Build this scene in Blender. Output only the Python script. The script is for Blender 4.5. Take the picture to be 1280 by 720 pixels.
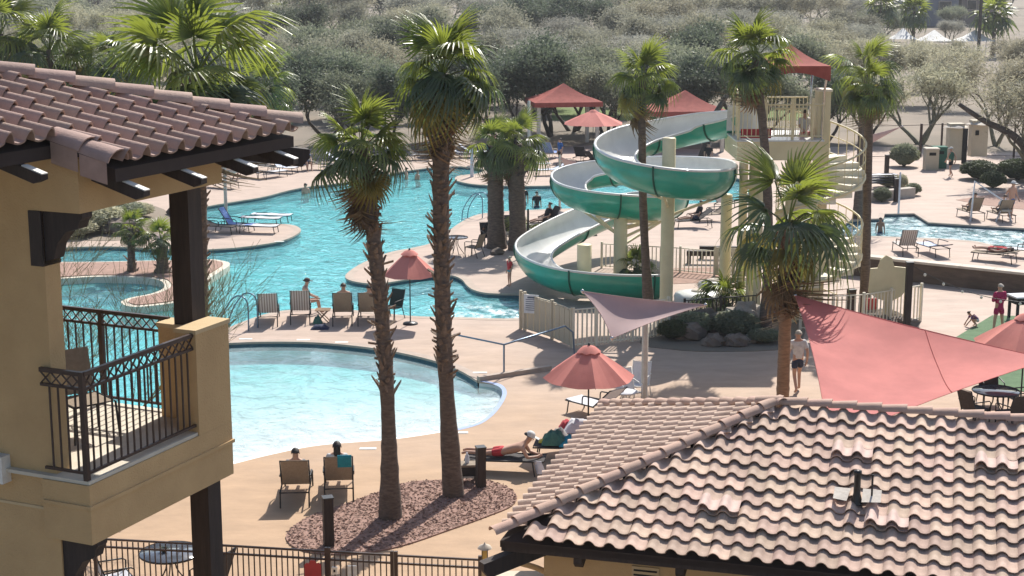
import bpy, bmesh, math, random
from mathutils import Vector, Matrix
from mathutils.geometry import tessellate_polygon
for o in list(bpy.data.objects): bpy.data.objects.remove(o)
random.seed(7)
R_=math.radians; PI=math.pi
HAZE=.00022
SC=bpy.context.scene; COL=SC.collection
# ------------------------------------------------------------------ camera
CAMZ=12.0; FPX=2000.0; PITCH=math.atan(410/2000)
cd=bpy.data.cameras.new('camera'); cam=bpy.data.objects.new('camera',cd); COL.objects.link(cam)
cam.location=(0,0,CAMZ); cam.rotation_euler=(PI/2-PITCH,0,0)
cd.sensor_width=36; cd.lens=36*FPX/1280; cd.clip_start=.1; cd.clip_end=4000
SC.camera=cam
SC.render.resolution_x=1024; SC.render.resolution_y=576
# ------------------------------------------------------------------ light
SUN_EL=R_(45); SUN_AZ=R_(20)      # azimuth from +Y towards +X
w=bpy.data.worlds.new('World'); SC.world=w; w.use_nodes=True
nt=w.node_tree; bg=nt.nodes['Background']; sk=nt.nodes.new('ShaderNodeTexSky'); sk.sky_type='NISHITA'
sk.sun_disc=False; sk.sun_elevation=SUN_EL; sk.sun_rotation=SUN_AZ; sk.air_density=1.0; sk.dust_density=1.5; sk.ozone_density=1
nt.links.new(sk.outputs[0],bg.inputs[0]); bg.inputs[1].default_value=.11
sd=bpy.data.lights.new('sun','SUN'); sd.energy=4.8; sd.angle=R_(.53); sd.color=(1,.95,.87)
so=bpy.data.objects.new('sun',sd); COL.objects.link(so)
sv=Vector((math.sin(SUN_AZ)*math.cos(SUN_EL),math.cos(SUN_AZ)*math.cos(SUN_EL),math.sin(SUN_EL)))
so.rotation_euler=sv.to_track_quat('Z','Y').to_euler(); so.location=sv*200
vs=SC.view_settings; vs.view_transform='Standard'; vs.look='None'; vs.gamma=1; vs.exposure=.55; vs.use_curve_mapping=False
SC.render.engine='CYCLES'
SC.cycles.max_bounces=8; SC.cycles.transparent_max_bounces=16
# ------------------------------------------------------------------ photo-to-place helpers
CF=Vector((0,math.cos(PITCH),-math.sin(PITCH))); CU=Vector((0,math.sin(PITCH),math.cos(PITCH))); CR=Vector((1,0,0)); CP=Vector((0,0,CAMZ))
def ray(u,v): return CF+CR*((u-640)/FPX)+CU*((360-v)/FPX)
def P(u,v,z=0.0):                 # point on the level plane z
    d=ray(u,v); return CP+d*((z-CAMZ)/d.z)
def PD(u,v,Y):                    # point at ground distance Y
    d=ray(u,v); return CP+d*(Y/d.y)
def V(*a): return Vector(a)
# ------------------------------------------------------------------ materials
M={}
def mk(name,c,c2=None,rough=.75,scale=4.0,detail=4,bump=0,bscale=30,metal=0,rnd=0,transl=0,spec=.4,stretch=(1,1,1),coat=0,contrast=(.35,.65),tcol=None,world=False):
    m=bpy.data.materials.new(name); m.use_nodes=True; n=m.node_tree; L=n.links.new; N=n.nodes.new
    b=n.nodes['Principled BSDF']; b.inputs['Roughness'].default_value=rough; b.inputs['Metallic'].default_value=metal
    b.inputs['Specular IOR Level'].default_value=spec; b.inputs['Coat Weight'].default_value=coat
    if world: co=N('ShaderNodeNewGeometry').outputs['Position']
    else: co=N('ShaderNodeTexCoord').outputs['Object']
    mp=N('ShaderNodeMapping'); mp.inputs['Scale'].default_value=stretch; L(co,mp.inputs[0]); co=mp.outputs[0]
    out=None
    if c2 is None: c2=tuple(x*.8 for x in c)
    t=N('ShaderNodeTexNoise'); t.inputs['Scale'].default_value=scale; t.inputs['Detail'].default_value=detail; t.inputs['Roughness'].default_value=.62; L(co,t.inputs[0])
    r=N('ShaderNodeMapRange'); r.inputs[1].default_value=contrast[0]; r.inputs[2].default_value=contrast[1]; L(t.outputs[0],r.inputs[0])
    mx=N('ShaderNodeMix'); mx.data_type='RGBA'; mx.inputs[6].default_value=(*c,1); mx.inputs[7].default_value=(*c2,1); L(r.outputs[0],mx.inputs[0]); out=mx.outputs[2]
    if rnd:
        oi=N('ShaderNodeObjectInfo'); h=N('ShaderNodeHueSaturation'); mr=N('ShaderNodeMapRange'); mr.inputs[3].default_value=1-rnd; mr.inputs[4].default_value=1+rnd
        L(oi.outputs['Random'],mr.inputs[0]); L(mr.outputs[0],h.inputs['Value']); L(out,h.inputs['Color']); out=h.outputs[0]
        mr2=N('ShaderNodeMapRange'); mr2.inputs[3].default_value=.5-rnd*.06; mr2.inputs[4].default_value=.5+rnd*.06
        ml=N('ShaderNodeMath'); ml.operation='FRACT'; mm=N('ShaderNodeMath'); mm.operation='MULTIPLY'; mm.inputs[1].default_value=17.3; L(oi.outputs['Random'],mm.inputs[0]); L(mm.outputs[0],ml.inputs[0]); L(ml.outputs[0],mr2.inputs[0]); L(mr2.outputs[0],h.inputs['Hue'])
    L(out,b.inputs['Base Color'])
    nrm=None
    if bump:
        t2=N('ShaderNodeTexNoise'); t2.inputs['Scale'].default_value=bscale; t2.inputs['Detail'].default_value=5; L(co,t2.inputs[0])
        bp=N('ShaderNodeBump'); bp.inputs['Strength'].default_value=bump; bp.inputs['Distance'].default_value=.02; L(t2.outputs[0],bp.inputs['Height']); L(bp.outputs[0],b.inputs['Normal'])
    if transl:
        tr=N('ShaderNodeBsdfTranslucent'); ms=N('ShaderNodeMixShader'); ms.inputs[0].default_value=transl
        if tcol: tr.inputs[0].default_value=(*tcol,1)
        else: L(out,tr.inputs[0])
        o=n.nodes['Material Output']; L(b.outputs[0],ms.inputs[1]); L(tr.outputs[0],ms.inputs[2]); L(ms.outputs[0],o.inputs['Surface'])
    M[name]=m; return m
def water_mat(name,tr,scat,wave=1.0,foam=0.0,glint=.06):
    m=bpy.data.materials.new(name); m.use_nodes=True; n=m.node_tree; L=n.links.new; N=n.nodes.new
    n.nodes.remove(n.nodes['Principled BSDF']); o=n.nodes['Material Output']
    at=N('ShaderNodeAttribute'); at.attribute_name='depth'
    cb=N('ShaderNodeCombineColor')
    for i in range(3):
        pw=N('ShaderNodeMath'); pw.operation='POWER'; pw.inputs[0].default_value=tr[i]; L(at.outputs['Fac'],pw.inputs[1]); L(pw.outputs[0],cb.inputs[i])
    tb=N('ShaderNodeBsdfTransparent'); L(cb.outputs[0],tb.inputs[0])
    df=N('ShaderNodeBsdfDiffuse'); df.inputs[0].default_value=(*scat,1)
    g=N('ShaderNodeNewGeometry'); 
    t=N('ShaderNodeTexNoise'); t.inputs['Scale'].default_value=1.5; t.inputs['Detail'].default_value=4; t.inputs['Roughness'].default_value=.6; t.inputs['Distortion'].default_value=1.2
    mp=N('ShaderNodeMapping'); mp.inputs['Scale'].default_value=(1,.8,1); L(g.outputs['Position'],mp.inputs[0]); L(mp.outputs[0],t.inputs[0])
    bp=N('ShaderNodeBump'); bp.inputs['Strength'].default_value=.8*wave; bp.inputs['Distance'].default_value=.13; L(t.outputs[0],bp.inputs['Height'])
    fr=N('ShaderNodeFresnel'); fr.inputs[0].default_value=1.33; L(bp.outputs[0],fr.inputs['Normal'])
    gl=N('ShaderNodeBsdfGlossy'); gl.inputs['Roughness'].default_value=glint; L(bp.outputs[0],gl.inputs['Normal'])
    L(bp.outputs[0],df.inputs['Normal'])
    m1=N('ShaderNodeMixShader'); L(tb.outputs[0],m1.inputs[1]); L(df.outputs[0],m1.inputs[2])
    # share of light scattered back by churned water: more where foam streaks are
    t3=N('ShaderNodeTexNoise'); t3.inputs['Scale'].default_value=.9; t3.inputs['Detail'].default_value=6; L(mp.outputs[0],t3.inputs[0])
    r=N('ShaderNodeMapRange'); r.inputs[1].default_value=.45; r.inputs[2].default_value=.7; r.inputs[3].default_value=.22; r.inputs[4].default_value=.22+foam; L(t3.outputs[0],r.inputs[0])
    at2=N('ShaderNodeAttribute'); at2.attribute_name='foam'
    ad=N('ShaderNodeMath'); ad.operation='ADD'; ad.use_clamp=True; L(r.outputs[0],ad.inputs[0])
    t4=N('ShaderNodeTexNoise'); t4.inputs['Scale'].default_value=2.2; t4.inputs['Detail'].default_value=8; t4.inputs['Roughness'].default_value=.7; L(mp.outputs[0],t4.inputs[0])
    r4=N('ShaderNodeMapRange'); r4.inputs[1].default_value=.42; r4.inputs[2].default_value=.6; L(t4.outputs[0],r4.inputs[0])
    mu=N('ShaderNodeMath'); mu.operation='MULTIPLY'; L(at2.outputs['Fac'],mu.inputs[0]); L(r4.outputs[0],mu.inputs[1]); L(mu.outputs[0],ad.inputs[1])
    mc=N('ShaderNodeMix'); mc.data_type='RGBA'; mc.inputs[6].default_value=(*scat,1); mc.inputs[7].default_value=(.85,.9,.92,1); L(mu.outputs[0],mc.inputs[0]); L(mc.outputs[2],df.inputs[0])
    L(ad.outputs[0],m1.inputs[0])
    m2=N('ShaderNodeMixShader'); L(fr.outputs[0],m2.inputs[0]); L(m1.outputs[0],m2.inputs[1]); L(gl.outputs[0],m2.inputs[2]); L(m2.outputs[0],o.inputs['Surface'])
    M[name]=m
mk('soil',(.24,.195,.15),(.16,.135,.105),scale=.12,detail=8,bump=.5,bscale=6,rough=.95,world=True)
mk('stucco',(.56,.375,.19),(.45,.295,.145),scale=1.6,detail=12,bump=.6,bscale=45,contrast=(.25,.75),rough=.95)
mk('stucco_light',(.56,.42,.25),(.50,.37,.21),scale=1.5,detail=6,bump=.3,bscale=60,rough=.95)
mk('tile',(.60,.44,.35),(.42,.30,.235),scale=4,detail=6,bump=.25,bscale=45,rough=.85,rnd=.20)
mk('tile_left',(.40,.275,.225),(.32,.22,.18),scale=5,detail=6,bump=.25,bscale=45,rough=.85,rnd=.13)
mk('tile_cap',(.50,.34,.265),(.43,.285,.22),scale=5,detail=6,bump=.25,bscale=45,rough=.85,rnd=.10)
mk('tile_vent',(.60,.45,.39),(.52,.38,.33),scale=6,bump=.2,rough=.85)
mk('underlay',(.05,.035,.03),rough=.95)
mk('mortar',(.55,.50,.44),(.45,.40,.35),scale=12,rough=.9,bump=.3)
mk('timber',(.045,.03,.026),(.025,.018,.016),scale=3,stretch=(6,6,.6),bump=.3,bscale=20,rough=.7)
mk('iron',(.035,.022,.02),(.05,.028,.022),rough=.45,scale=8)
mk('iron_dark',(.02,.02,.022),rough=.4)
mk('white_box',(.75,.73,.68),rough=.5)
mk('coping',(.42,.34,.28),(.34,.27,.22),scale=2,bump=.2,rough=.85,world=True)
mk('coping_pale',(.62,.56,.46),(.52,.46,.37),scale=3,bump=.3,rough=.85,world=True)
mk('pool_tile',(.03,.065,.095),(.055,.10,.13),scale=6,rough=.25,world=True)
mk('pool_plaster',(.62,.80,.82),(.74,.86,.87),scale=1.1,detail=6,rough=.8,world=True)
mk('beach_plaster',(.74,.75,.73),(.64,.67,.67),scale=1.6,detail=6,rough=.8,world=True)
mk('blue_tile',(.25,.33,.52),(.32,.40,.58),scale=6,rough=.4,world=True)
mk('mulch',(.36,.22,.18),(.27,.16,.13),scale=7,detail=6,bump=.8,bscale=25,rough=.95,rnd=.2,world=True)
mk('gravel_pink',(.36,.23,.18),(.26,.165,.13),scale=4,detail=8,bump=.6,bscale=20,rough=.95,world=True)
mk('grass',(.09,.14,.03),(.13,.17,.05),scale=2,detail=8,bump=.8,bscale=15,rough=.95,world=True)
mk('turf',(.10,.17,.085),(.075,.135,.065),scale=3,detail=8,bump=.5,bscale=60,rough=.95,world=True)
mk('trunk',(.15,.115,.092),(.085,.064,.052),scale=6,stretch=(1,1,3),bump=.9,bscale=14,rough=.95)
mk('trunk_tan',(.30,.20,.125),(.20,.13,.085),scale=5,stretch=(1,1,4),bump=.7,bscale=14,rough=.95)
mk('boot',(.20,.15,.115),(.105,.078,.06),scale=9,rough=.95,bump=.4)
mk('boot_red',(.20,.095,.055),(.10,.05,.035),scale=9,rough=.95,bump=.4)
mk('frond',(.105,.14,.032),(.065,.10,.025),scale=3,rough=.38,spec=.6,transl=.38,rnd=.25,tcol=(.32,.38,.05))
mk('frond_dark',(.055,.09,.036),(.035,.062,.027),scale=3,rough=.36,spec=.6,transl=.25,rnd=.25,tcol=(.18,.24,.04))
mk('frond_yellow',(.26,.22,.05),(.18,.17,.04),scale=3,rough=.5,transl=.4,rnd=.2)
mk('frond_dry',(.22,.15,.085),(.13,.085,.05),scale=4,rough=.8,transl=.25,rnd=.25)
mk('petiole',(.16,.17,.06),(.22,.16,.07),scale=4,rough=.5)
mk('bark',(.085,.07,.058),(.045,.038,.032),scale=3,bump=.7,bscale=12,rough=.95)
for i,(c,c2) in enumerate([((.38,.375,.27),(.28,.28,.205)),((.39,.385,.315),(.30,.295,.245)),((.46,.435,.305),(.36,.34,.24)),((.27,.29,.19),(.19,.21,.14)),((.13,.16,.10),(.085,.11,.075))]):
    mk('leaf%d'%i,c,c2,scale=1.2,rough=.6,transl=.42,rnd=.22)
mk('twig',(.20,.19,.13),(.14,.13,.09),scale=2,rough=.8)
mk('green_twig',(.21,.21,.10),(.15,.155,.07),scale=2,rough=.7)
mk('shrub',(.10,.125,.055),(.065,.085,.04),scale=2,rough=.7,transl=.2,rnd=.2)
mk('flume_green',(.026,.33,.235),(.019,.27,.19),scale=1.3,rough=.28,coat=.3,spec=.5)
mk('flume_seam',(.008,.09,.06),rough=.4)
mk('flume_white',(.66,.66,.63),(.56,.56,.54),scale=1.0,rough=.35,coat=.2)
mk('cream',(.68,.60,.38),(.60,.52,.32),scale=1.5,rough=.55)
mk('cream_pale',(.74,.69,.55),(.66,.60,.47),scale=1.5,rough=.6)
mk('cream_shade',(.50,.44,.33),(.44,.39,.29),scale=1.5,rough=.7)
mk('red_canvas',(.46,.12,.095),(.38,.095,.075),scale=3,rough=.85,transl=.3,bump=.15,bscale=120)
mk('rose_canvas',(.74,.29,.24),(.66,.245,.205),scale=1.2,rough=.85,transl=.28,bump=.15,bscale=120)
mk('red_sail',(.73,.285,.255),(.62,.23,.21),scale=.8,detail=6,rough=.8,transl=.42,bump=.2,bscale=90,stretch=(1,1,1))
mk('mauve_sail',(.60,.44,.42),(.52,.38,.37),scale=1,rough=.8,transl=.25,bump=.2,bscale=90)
mk('sling_tan',(.36,.29,.22),(.30,.24,.18),scale=20,rough=.85,transl=.25)
mk('sling_dark',(.05,.045,.045),(.035,.03,.03),scale=20,rough=.85)
mk('sling_green',(.03,.06,.055),(.02,.045,.04),scale=20,rough=.85)
mk('sling_white',(.72,.72,.74),(.64,.64,.68),scale=20,rough=.85,transl=.2)
mk('towel_blue',(.13,.22,.50),(.22,.32,.58),scale=9,rough=.95,bump=.3)
mk('towel_pale',(.55,.60,.72),(.68,.70,.76),scale=7,rough=.95,bump=.3)
mk('towel_teal',(.02,.28,.36),(.02,.22,.30),scale=9,rough=.95,bump=.3)
mk('towel_green',(.08,.20,.14),(.05,.14,.11),scale=9,rough=.95,bump=.3)
mk('towel_red',(.45,.06,.07),(.35,.05,.06),scale=9,rough=.95,bump=.3)
mk('yellow',(.65,.50,.05),rough=.7)
mk('glass_top',(.10,.115,.14),(.08,.09,.11),rough=.08,spec=.7)
mk('skin',(.50,.30,.21),(.46,.27,.19),scale=8,rough=.55)
mk('skin_dark',(.24,.13,.085),(.21,.115,.075),scale=8,rough=.55)
mk('hair',(.025,.018,.015),rough=.6); mk('hair_light',(.42,.37,.30),rough=.6); mk('hair_brown',(.07,.04,.025),rough=.6)
for nme,c in dict(c_white=(.62,.62,.62),c_navy=(.03,.04,.08),c_pink=(.40,.02,.10),c_red=(.55,.05,.06),c_blue=(.03,.12,.35),c_green=(.04,.14,.10),c_black=(.02,.02,.022),c_purple=(.16,.07,.16),c_grey=(.25,.24,.24),c_cap=(.09,.06,.06)).items():
    mk(nme,c,scale=9,rough=.9,bump=.2,bscale=30)
mk('steel',(.55,.55,.56),rough=.25,metal=1); mk('steel_blue',(.16,.22,.30),rough=.35,metal=.6)
mk('pole_pale',(.62,.57,.48),rough=.5)
mk('rock',(.20,.16,.13),(.11,.09,.075),scale=2,detail=8,bump=.9,bscale=8,rough=.95)
mk('rock_pale',(.42,.36,.30),(.28,.24,.2),scale=2,detail=8,bump=.9,bscale=8,rough=.95)
mk('wall_brown',(.14,.10,.075),(.08,.058,.045),scale=1.2,detail=8,stretch=(1,1,4),bump=.6,bscale=8,rough=.9)
mk('wall_cap',(.58,.52,.44),(.5,.44,.37),scale=3,rough=.9)
mk('concrete',(.45,.40,.34),(.38,.33,.28),scale=2,rough=.9,bump=.2)
mk('dark_slot',(.012,.012,.012),rough=.9)
mk('far_wall',(.21,.17,.155),(.18,.145,.135),scale=.4,rough=.9); mk('far_wall_pale',(.33,.27,.22),(.28,.23,.19),scale=.4,rough=.9); mk('far_blue',(.17,.18,.22),(.15,.16,.19),scale=.4,rough=.9)
mk('far_glass',(.02,.025,.03),rough=.2)
mk('tent_white',(.72,.72,.70),rough=.8,transl=.2)
mk('sign_red',(.38,.03,.035),rough=.5); mk('sign_white',(.72,.74,.76),rough=.5); mk('print',(.10,.12,.18),rough=.7)
mk('lamp_glass',(.75,.55,.20),rough=.3,transl=.4); mk('bulb',(.8,.76,.66),rough=.3)
mk('asphalt',(.07,.07,.072),(.055,.055,.057),scale=2,rough=.9,world=True)
mk('car_white',(.7,.7,.7),rough=.2,coat=.5); mk('car_dark',(.05,.06,.08),rough=.2,coat=.5)
def deck_mat():
    m=mk('deck',(.5,.4,.3),rough=.82,world=True,bump=.25,bscale=9); n=m.node_tree; L=n.links.new; N=n.nodes.new; b=n.nodes['Principled BSDF']
    g=N('ShaderNodeNewGeometry'); sx=N('ShaderNodeSeparateXYZ'); L(g.outputs['Position'],sx.inputs[0])
    t=N('ShaderNodeTexNoise'); t.inputs['Scale'].default_value=.35; t.inputs['Detail'].default_value=9; t.inputs['Roughness'].default_value=.65; L(g.outputs['Position'],t.inputs[0])
    # two pours: ochre concrete round the wading pool, pinker concrete beyond it
    a=N('ShaderNodeMath'); a.operation='MULTIPLY_ADD'; a.inputs[1].default_value=14; L(t.outputs[0],a.inputs[0]); L(sx.outputs[1],a.inputs[2])
    r=N('ShaderNodeMapRange'); r.inputs[1].default_value=43; r.inputs[2].default_value=60; L(a.outputs[0],r.inputs[0])
    m1=N('ShaderNodeMix'); m1.data_type='RGBA'; m1.inputs[6].default_value=(.405,.27,.168,1); m1.inputs[7].default_value=(.43,.33,.27,1); L(r.outputs[0],m1.inputs[0])
    t2=N('ShaderNodeTexNoise'); t2.inputs['Scale'].default_value=1.1; t2.inputs['Detail'].default_value=10; t2.inputs['Roughness'].default_value=.7
    mp=N('ShaderNodeMapping'); mp.inputs['Scale'].default_value=(.6,1.4,1); L(g.outputs['Position'],mp.inputs[0]); L(mp.outputs[0],t2.inputs[0])
    r2=N('ShaderNodeMapRange'); r2.inputs[1].default_value=.3; r2.inputs[2].default_value=.7; r2.inputs[3].default_value=.80; r2.inputs[4].default_value=1.10; L(t2.outputs[0],r2.inputs[0])
    m2=N('ShaderNodeMix'); m2.data_type='RGBA'; m2.blend_type='MULTIPLY'; m2.inputs[0].default_value=1; L(m1.outputs[2],m2.inputs[6]); L(r2.outputs[0],m2.inputs[7]); L(m2.outputs[2],b.inputs['Base Color'])
deck_mat()
def stripes(name,c,c2,n=9,axis=1,per=.07):
    m=mk(name,c,rough=.85); t=m.node_tree; L=t.links.new; N=t.nodes.new; b=t.nodes['Principled BSDF']
    tc=N('ShaderNodeTexCoord'); s=N('ShaderNodeSeparateXYZ'); L(tc.outputs['Object'],s.inputs[0])
    d=N('ShaderNodeMath'); d.operation='DIVIDE'; d.inputs[1].default_value=per; L(s.outputs[axis],d.inputs[0])
    f=N('ShaderNodeMath'); f.operation='FRACT'; L(d.outputs[0],f.inputs[0]); g=N('ShaderNodeMath'); g.operation='GREATER_THAN'; g.inputs[1].default_value=.5; L(f.outputs[0],g.inputs[0])
    mx=N('ShaderNodeMix'); mx.data_type='RGBA'; mx.inputs[6].default_value=(*c,1); mx.inputs[7].default_value=(*c2,1); L(g.outputs[0],mx.inputs[0]); L(mx.outputs[2],b.inputs['Base Color'])
stripes('sling_stripe',(.62,.58,.54),(.30,.25,.22),per=.085)
stripes('towel_stripe',(.62,.65,.74),(.20,.28,.52),per=.10)
water_mat('water_main',(.46,.90,.925),(.23,.66,.70),1.25,foam=.28)
water_mat('water_wade',(.40,.88,.90),(.62,.76,.78),.5,foam=.12)
water_mat('water_right',(.50,.84,.88),(.35,.60,.63),1.5,foam=.35)
# ------------------------------------------------------------------ mesh helpers
class MB:
    def __init__(s): s.v=[]; s.f=[]; s.sm=[]
    def add(s,vs,fs,smooth=False):
        k=len(s.v); s.v+=[tuple(x) for x in vs]; s.f+=[tuple(i+k for i in f) for f in fs]; s.sm+=[smooth]*len(fs); return s
    def box(s,c,d,rz=0,mat=None):
        x,y,z=[q/2 for q in d]; pts=[V(i*x,j*y,k*z) for k in(-1,1) for j in(-1,1) for i in(-1,1)]
        m=mat if mat is not None else Matrix.Rotation(rz,3,'Z')
        pts=[m@p+V(*c) for p in pts]
        return s.add(pts,[(0,2,3,1),(4,5,7,6),(0,1,5,4),(2,6,7,3),(0,4,6,2),(1,3,7,5)])
    def bar(s,a,b,w,h=None,up=(0,0,1)):       # rectangular bar from a to b
        a=V(*a); b=V(*b); h=h or w; t=(b-a); l=t.length; t.normalize(); u=V(*up)
        sd=t.cross(u)
        if sd.length<1e-4: sd=t.cross(V(1,0,0))
        sd.normalize(); u=sd.cross(t)
        return s.box((a+b)/2,(w,l,h),mat=Matrix((sd,t,u)).transposed())
    def tube(s,pts,r,n=8,cap=True,smooth=True,closed=False):
        pts=[V(*p) for p in pts]; k=len(pts); rr=r if isinstance(r,(list,tuple)) else [r]*k
        vs=[];prev=None
        for i,p in enumerate(pts):
            if closed: t=pts[(i+1)%k]-pts[i-1]
            else: t=pts[min(i+1,k-1)]-pts[max(i-1,0)]
            t.normalize()
            if prev is None:
                a=t.cross(V(0,0,1)); 
                if a.length<1e-3: a=t.cross(V(1,0,0))
            else: a=prev-t*prev.dot(t)
            a.normalize(); prev=a; b=t.cross(a)
            for j in range(n):
                th=2*PI*j/n; vs.append(p+(a*math.cos(th)+b*math.sin(th))*rr[i])
        fs=[]
        for i in range(k if closed else k-1):
            for j in range(n):
                q=(j+1)%n; i2=(i+1)%k; fs.append((i*n+j,i*n+q,i2*n+q,i2*n+j))
        s.add(vs,fs,smooth)
        if cap and not closed: s.add(vs[:n],[tuple(range(n))[::-1]]); s.add(vs[-n:],[tuple(range(n))])
        return s
    def lathe(s,prof,n=16,c=(0,0,0),smooth=True,a0=0,a1=2*PI):
        full=abs(a1-a0-2*PI)<1e-6; m=n if full else n+1; vs=[]
        for r,z in prof:
            for j in range(m):
                th=a0+(a1-a0)*j/n; vs.append((c[0]+r*math.cos(th),c[1]+r*math.sin(th),c[2]+z))
        fs=[(i*m+j,i*m+(j+1)%m,(i+1)*m+(j+1)%m,(i+1)*m+j) for i in range(len(prof)-1) for j in range(n)]
        return s.add(vs,fs,smooth)
    def sphere(s,c,r,n=10,m=6,jit=0,seed=0):
        rr=r if isinstance(r,(tuple,list)) else (r,r,r); rng=random.Random(seed); vs=[]
        for i in range(m+1):
            ph=PI*i/m
            for j in range(n):
                th=2*PI*j/n; q=1+ (rng.uniform(-jit,jit) if 0<i<m else 0)
                vs.append((c[0]+rr[0]*q*math.sin(ph)*math.cos(th),c[1]+rr[1]*q*math.sin(ph)*math.sin(th),c[2]+rr[2]*q*math.cos(ph)))
        return s.add(vs,[(i*n+j,(i+1)*n+j,(i+1)*n+(j+1)%n,i*n+(j+1)%n) for i in range(m) for j in range(n)],True)
    def prism(s,poly,z0,z1,holes=(),bottom=True):     # level polygon with thickness
        loops=[poly]+list(holes); flat=[p for l in loops for p in l]
        tri=tessellate_polygon([[V(p[0],p[1],0) for p in l] for l in loops])
        def up(t):
            a,b,c=[flat[i] for i in t]; return t if (b[0]-a[0])*(c[1]-a[1])-(b[1]-a[1])*(c[0]-a[0])>0 else t[::-1]
        tri=[up(tuple(t)) for t in tri]; k=len(flat)
        s.add([(p[0],p[1],z1) for p in flat],tri)
        if bottom: s.add([(p[0],p[1],z0) for p in flat],[t[::-1] for t in tri])
        for l in loops:
            m=len(l); s.add([(p[0],p[1],z1) for p in l]+[(p[0],p[1],z0) for p in l],[(i,(i+1)%m,(i+1)%m+m,i+m) for i in range(m)])
        return s
    def sheet(s,grid,thick=0,smooth=True):            # grid of points -> surface, optionally doubled
        r=len(grid); c=len(grid[0]); vs=[p for row in grid for p in row]
        fs=[(i*c+j,i*c+j+1,(i+1)*c+j+1,(i+1)*c+j) for i in range(r-1) for j in range(c-1)]
        s.add(vs,fs,smooth)
        if thick:
            v2=[]
            for i in range(r):
                for j in range(c):
                    a=V(*grid[min(i+1,r-1)][j])-V(*grid[max(i-1,0)][j]); b=V(*grid[i][min(j+1,c-1)])-V(*grid[i][max(j-1,0)])
                    nn=b.cross(a)
                    if nn.length>1e-9: nn.normalize()
                    v2.append(V(*grid[i][j])-nn*thick)
            s.add(v2,[f[::-1] for f in fs],smooth)
            def edge(idx): 
                e=[V(*vs[i]) for i in idx]; e2=[v2[i] for i in idx]; m=len(idx)
                s.add(e+e2,[(i,i+1,i+1+m,i+m) for i in range(m-1)])
            edge(range(c)); edge([(r-1)*c+j for j in range(c)]); edge([i*c for i in range(r)]); edge([i*c+c-1 for i in range(r)])
        return s
    def mesh(s,name,mat):
        me=bpy.data.meshes.new(name); me.from_pydata(s.v,[],s.f); me.polygons.foreach_set('use_smooth',s.sm)
        if mat: me.materials.append(M[mat] if isinstance(mat,str) else mat)
        me.update(); return me
    def build(s,name,mat,parent=None,loc=None):
        return link(name,s.mesh(name,mat),parent,loc)
def link(name,me,parent=None,loc=None,rot=None,scale=None):
    o=bpy.data.objects.new(name,me); COL.objects.link(o)
    if parent: o.parent=parent
    if loc is not None: o.location=loc
    if rot is not None: o.rotation_euler=rot
    if scale is not None: o.scale=scale if not isinstance(scale,(int,float)) else (scale,)*3
    return o
def tag(o,label=None,cat=None,group=None,kind=None):
    if label: o['label']=label
    if cat: o['category']=cat
    if group: o['group']=group
    if kind: o['kind']=kind
    return o
def thing(name,label,cat,loc=(0,0,0),rz=0,group=None):
    o=bpy.data.objects.new(name,None); COL.objects.link(o); o.location=loc; o.rotation_euler=(0,0,rz); o.empty_display_size=.2
    return tag(o,label,cat,group)
def struct(o): o['kind']='structure'; return o
def smoothline(pts,k=6,closed=True):                  # Catmull-Rom through points
    n=len(pts); out=[]
    rng=range(n if closed else n-1)
    for i in rng:
        g=lambda j: pts[j%n] if closed else pts[max(0,min(n-1,j))]
        p0,p1,p2,p3=g(i-1),g(i),g(i+1),g(i+2)
        for q in range(k):
            t=q/k; out.append(tuple(.5*((2*b)+(-a+c)*t+(2*a-5*b+4*c-d)*t*t+(-a+3*b-3*c+d)*t**3) for a,b,c,d in zip(p0,p1,p2,p3)))
    if not closed: out.append(tuple(pts[-1]))
    return out
def gp(L,z=0): return [tuple(P(u,v,z))[:2] for u,v in L]
from mathutils.geometry import delaunay_2d_cdt
def area(p): return sum(p[i][0]*p[(i+1)%len(p)][1]-p[(i+1)%len(p)][0]*p[i][1] for i in range(len(p)))/2
def inset(poly,d):                                    # d>0 inwards
    sg=1 if area(poly)>0 else -1; n=len(poly); out=[]
    for i in range(n):
        a=V(*poly[i-1]); b=V(*poly[(i+1)%n]); t=(b-a); t.normalize(); nn=V(-t.y,t.x)*sg; out.append((poly[i][0]+nn.x*d,poly[i][1]+nn.y*d))
    return out
def inside(p,poly):
    c=False; j=len(poly)-1
    for i in range(len(poly)):
        a,b=poly[i],poly[j]
        if (a[1]>p[1])!=(b[1]>p[1]) and p[0]<(b[0]-a[0])*(p[1]-a[1])/(b[1]-a[1])+a[0]: c=not c
        j=i
    return c
def walls(mb,poly,z0,z1):
    n=len(poly); mb.add([(p[0],p[1],z1) for p in poly]+[(p[0],p[1],z0) for p in poly],[(i,(i+1)%n,(i+1)%n+n,i+n) for i in range(n)],True)
def ribbon(mb,a,b,z):                                 # level strip between two closed loops
    n=len(a); mb.add([(p[0],p[1],z) for p in a]+[(p[0],p[1],z) for p in b],[(i,(i+1)%n,(i+1)%n+n,i+n) for i in range(n)])
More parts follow.
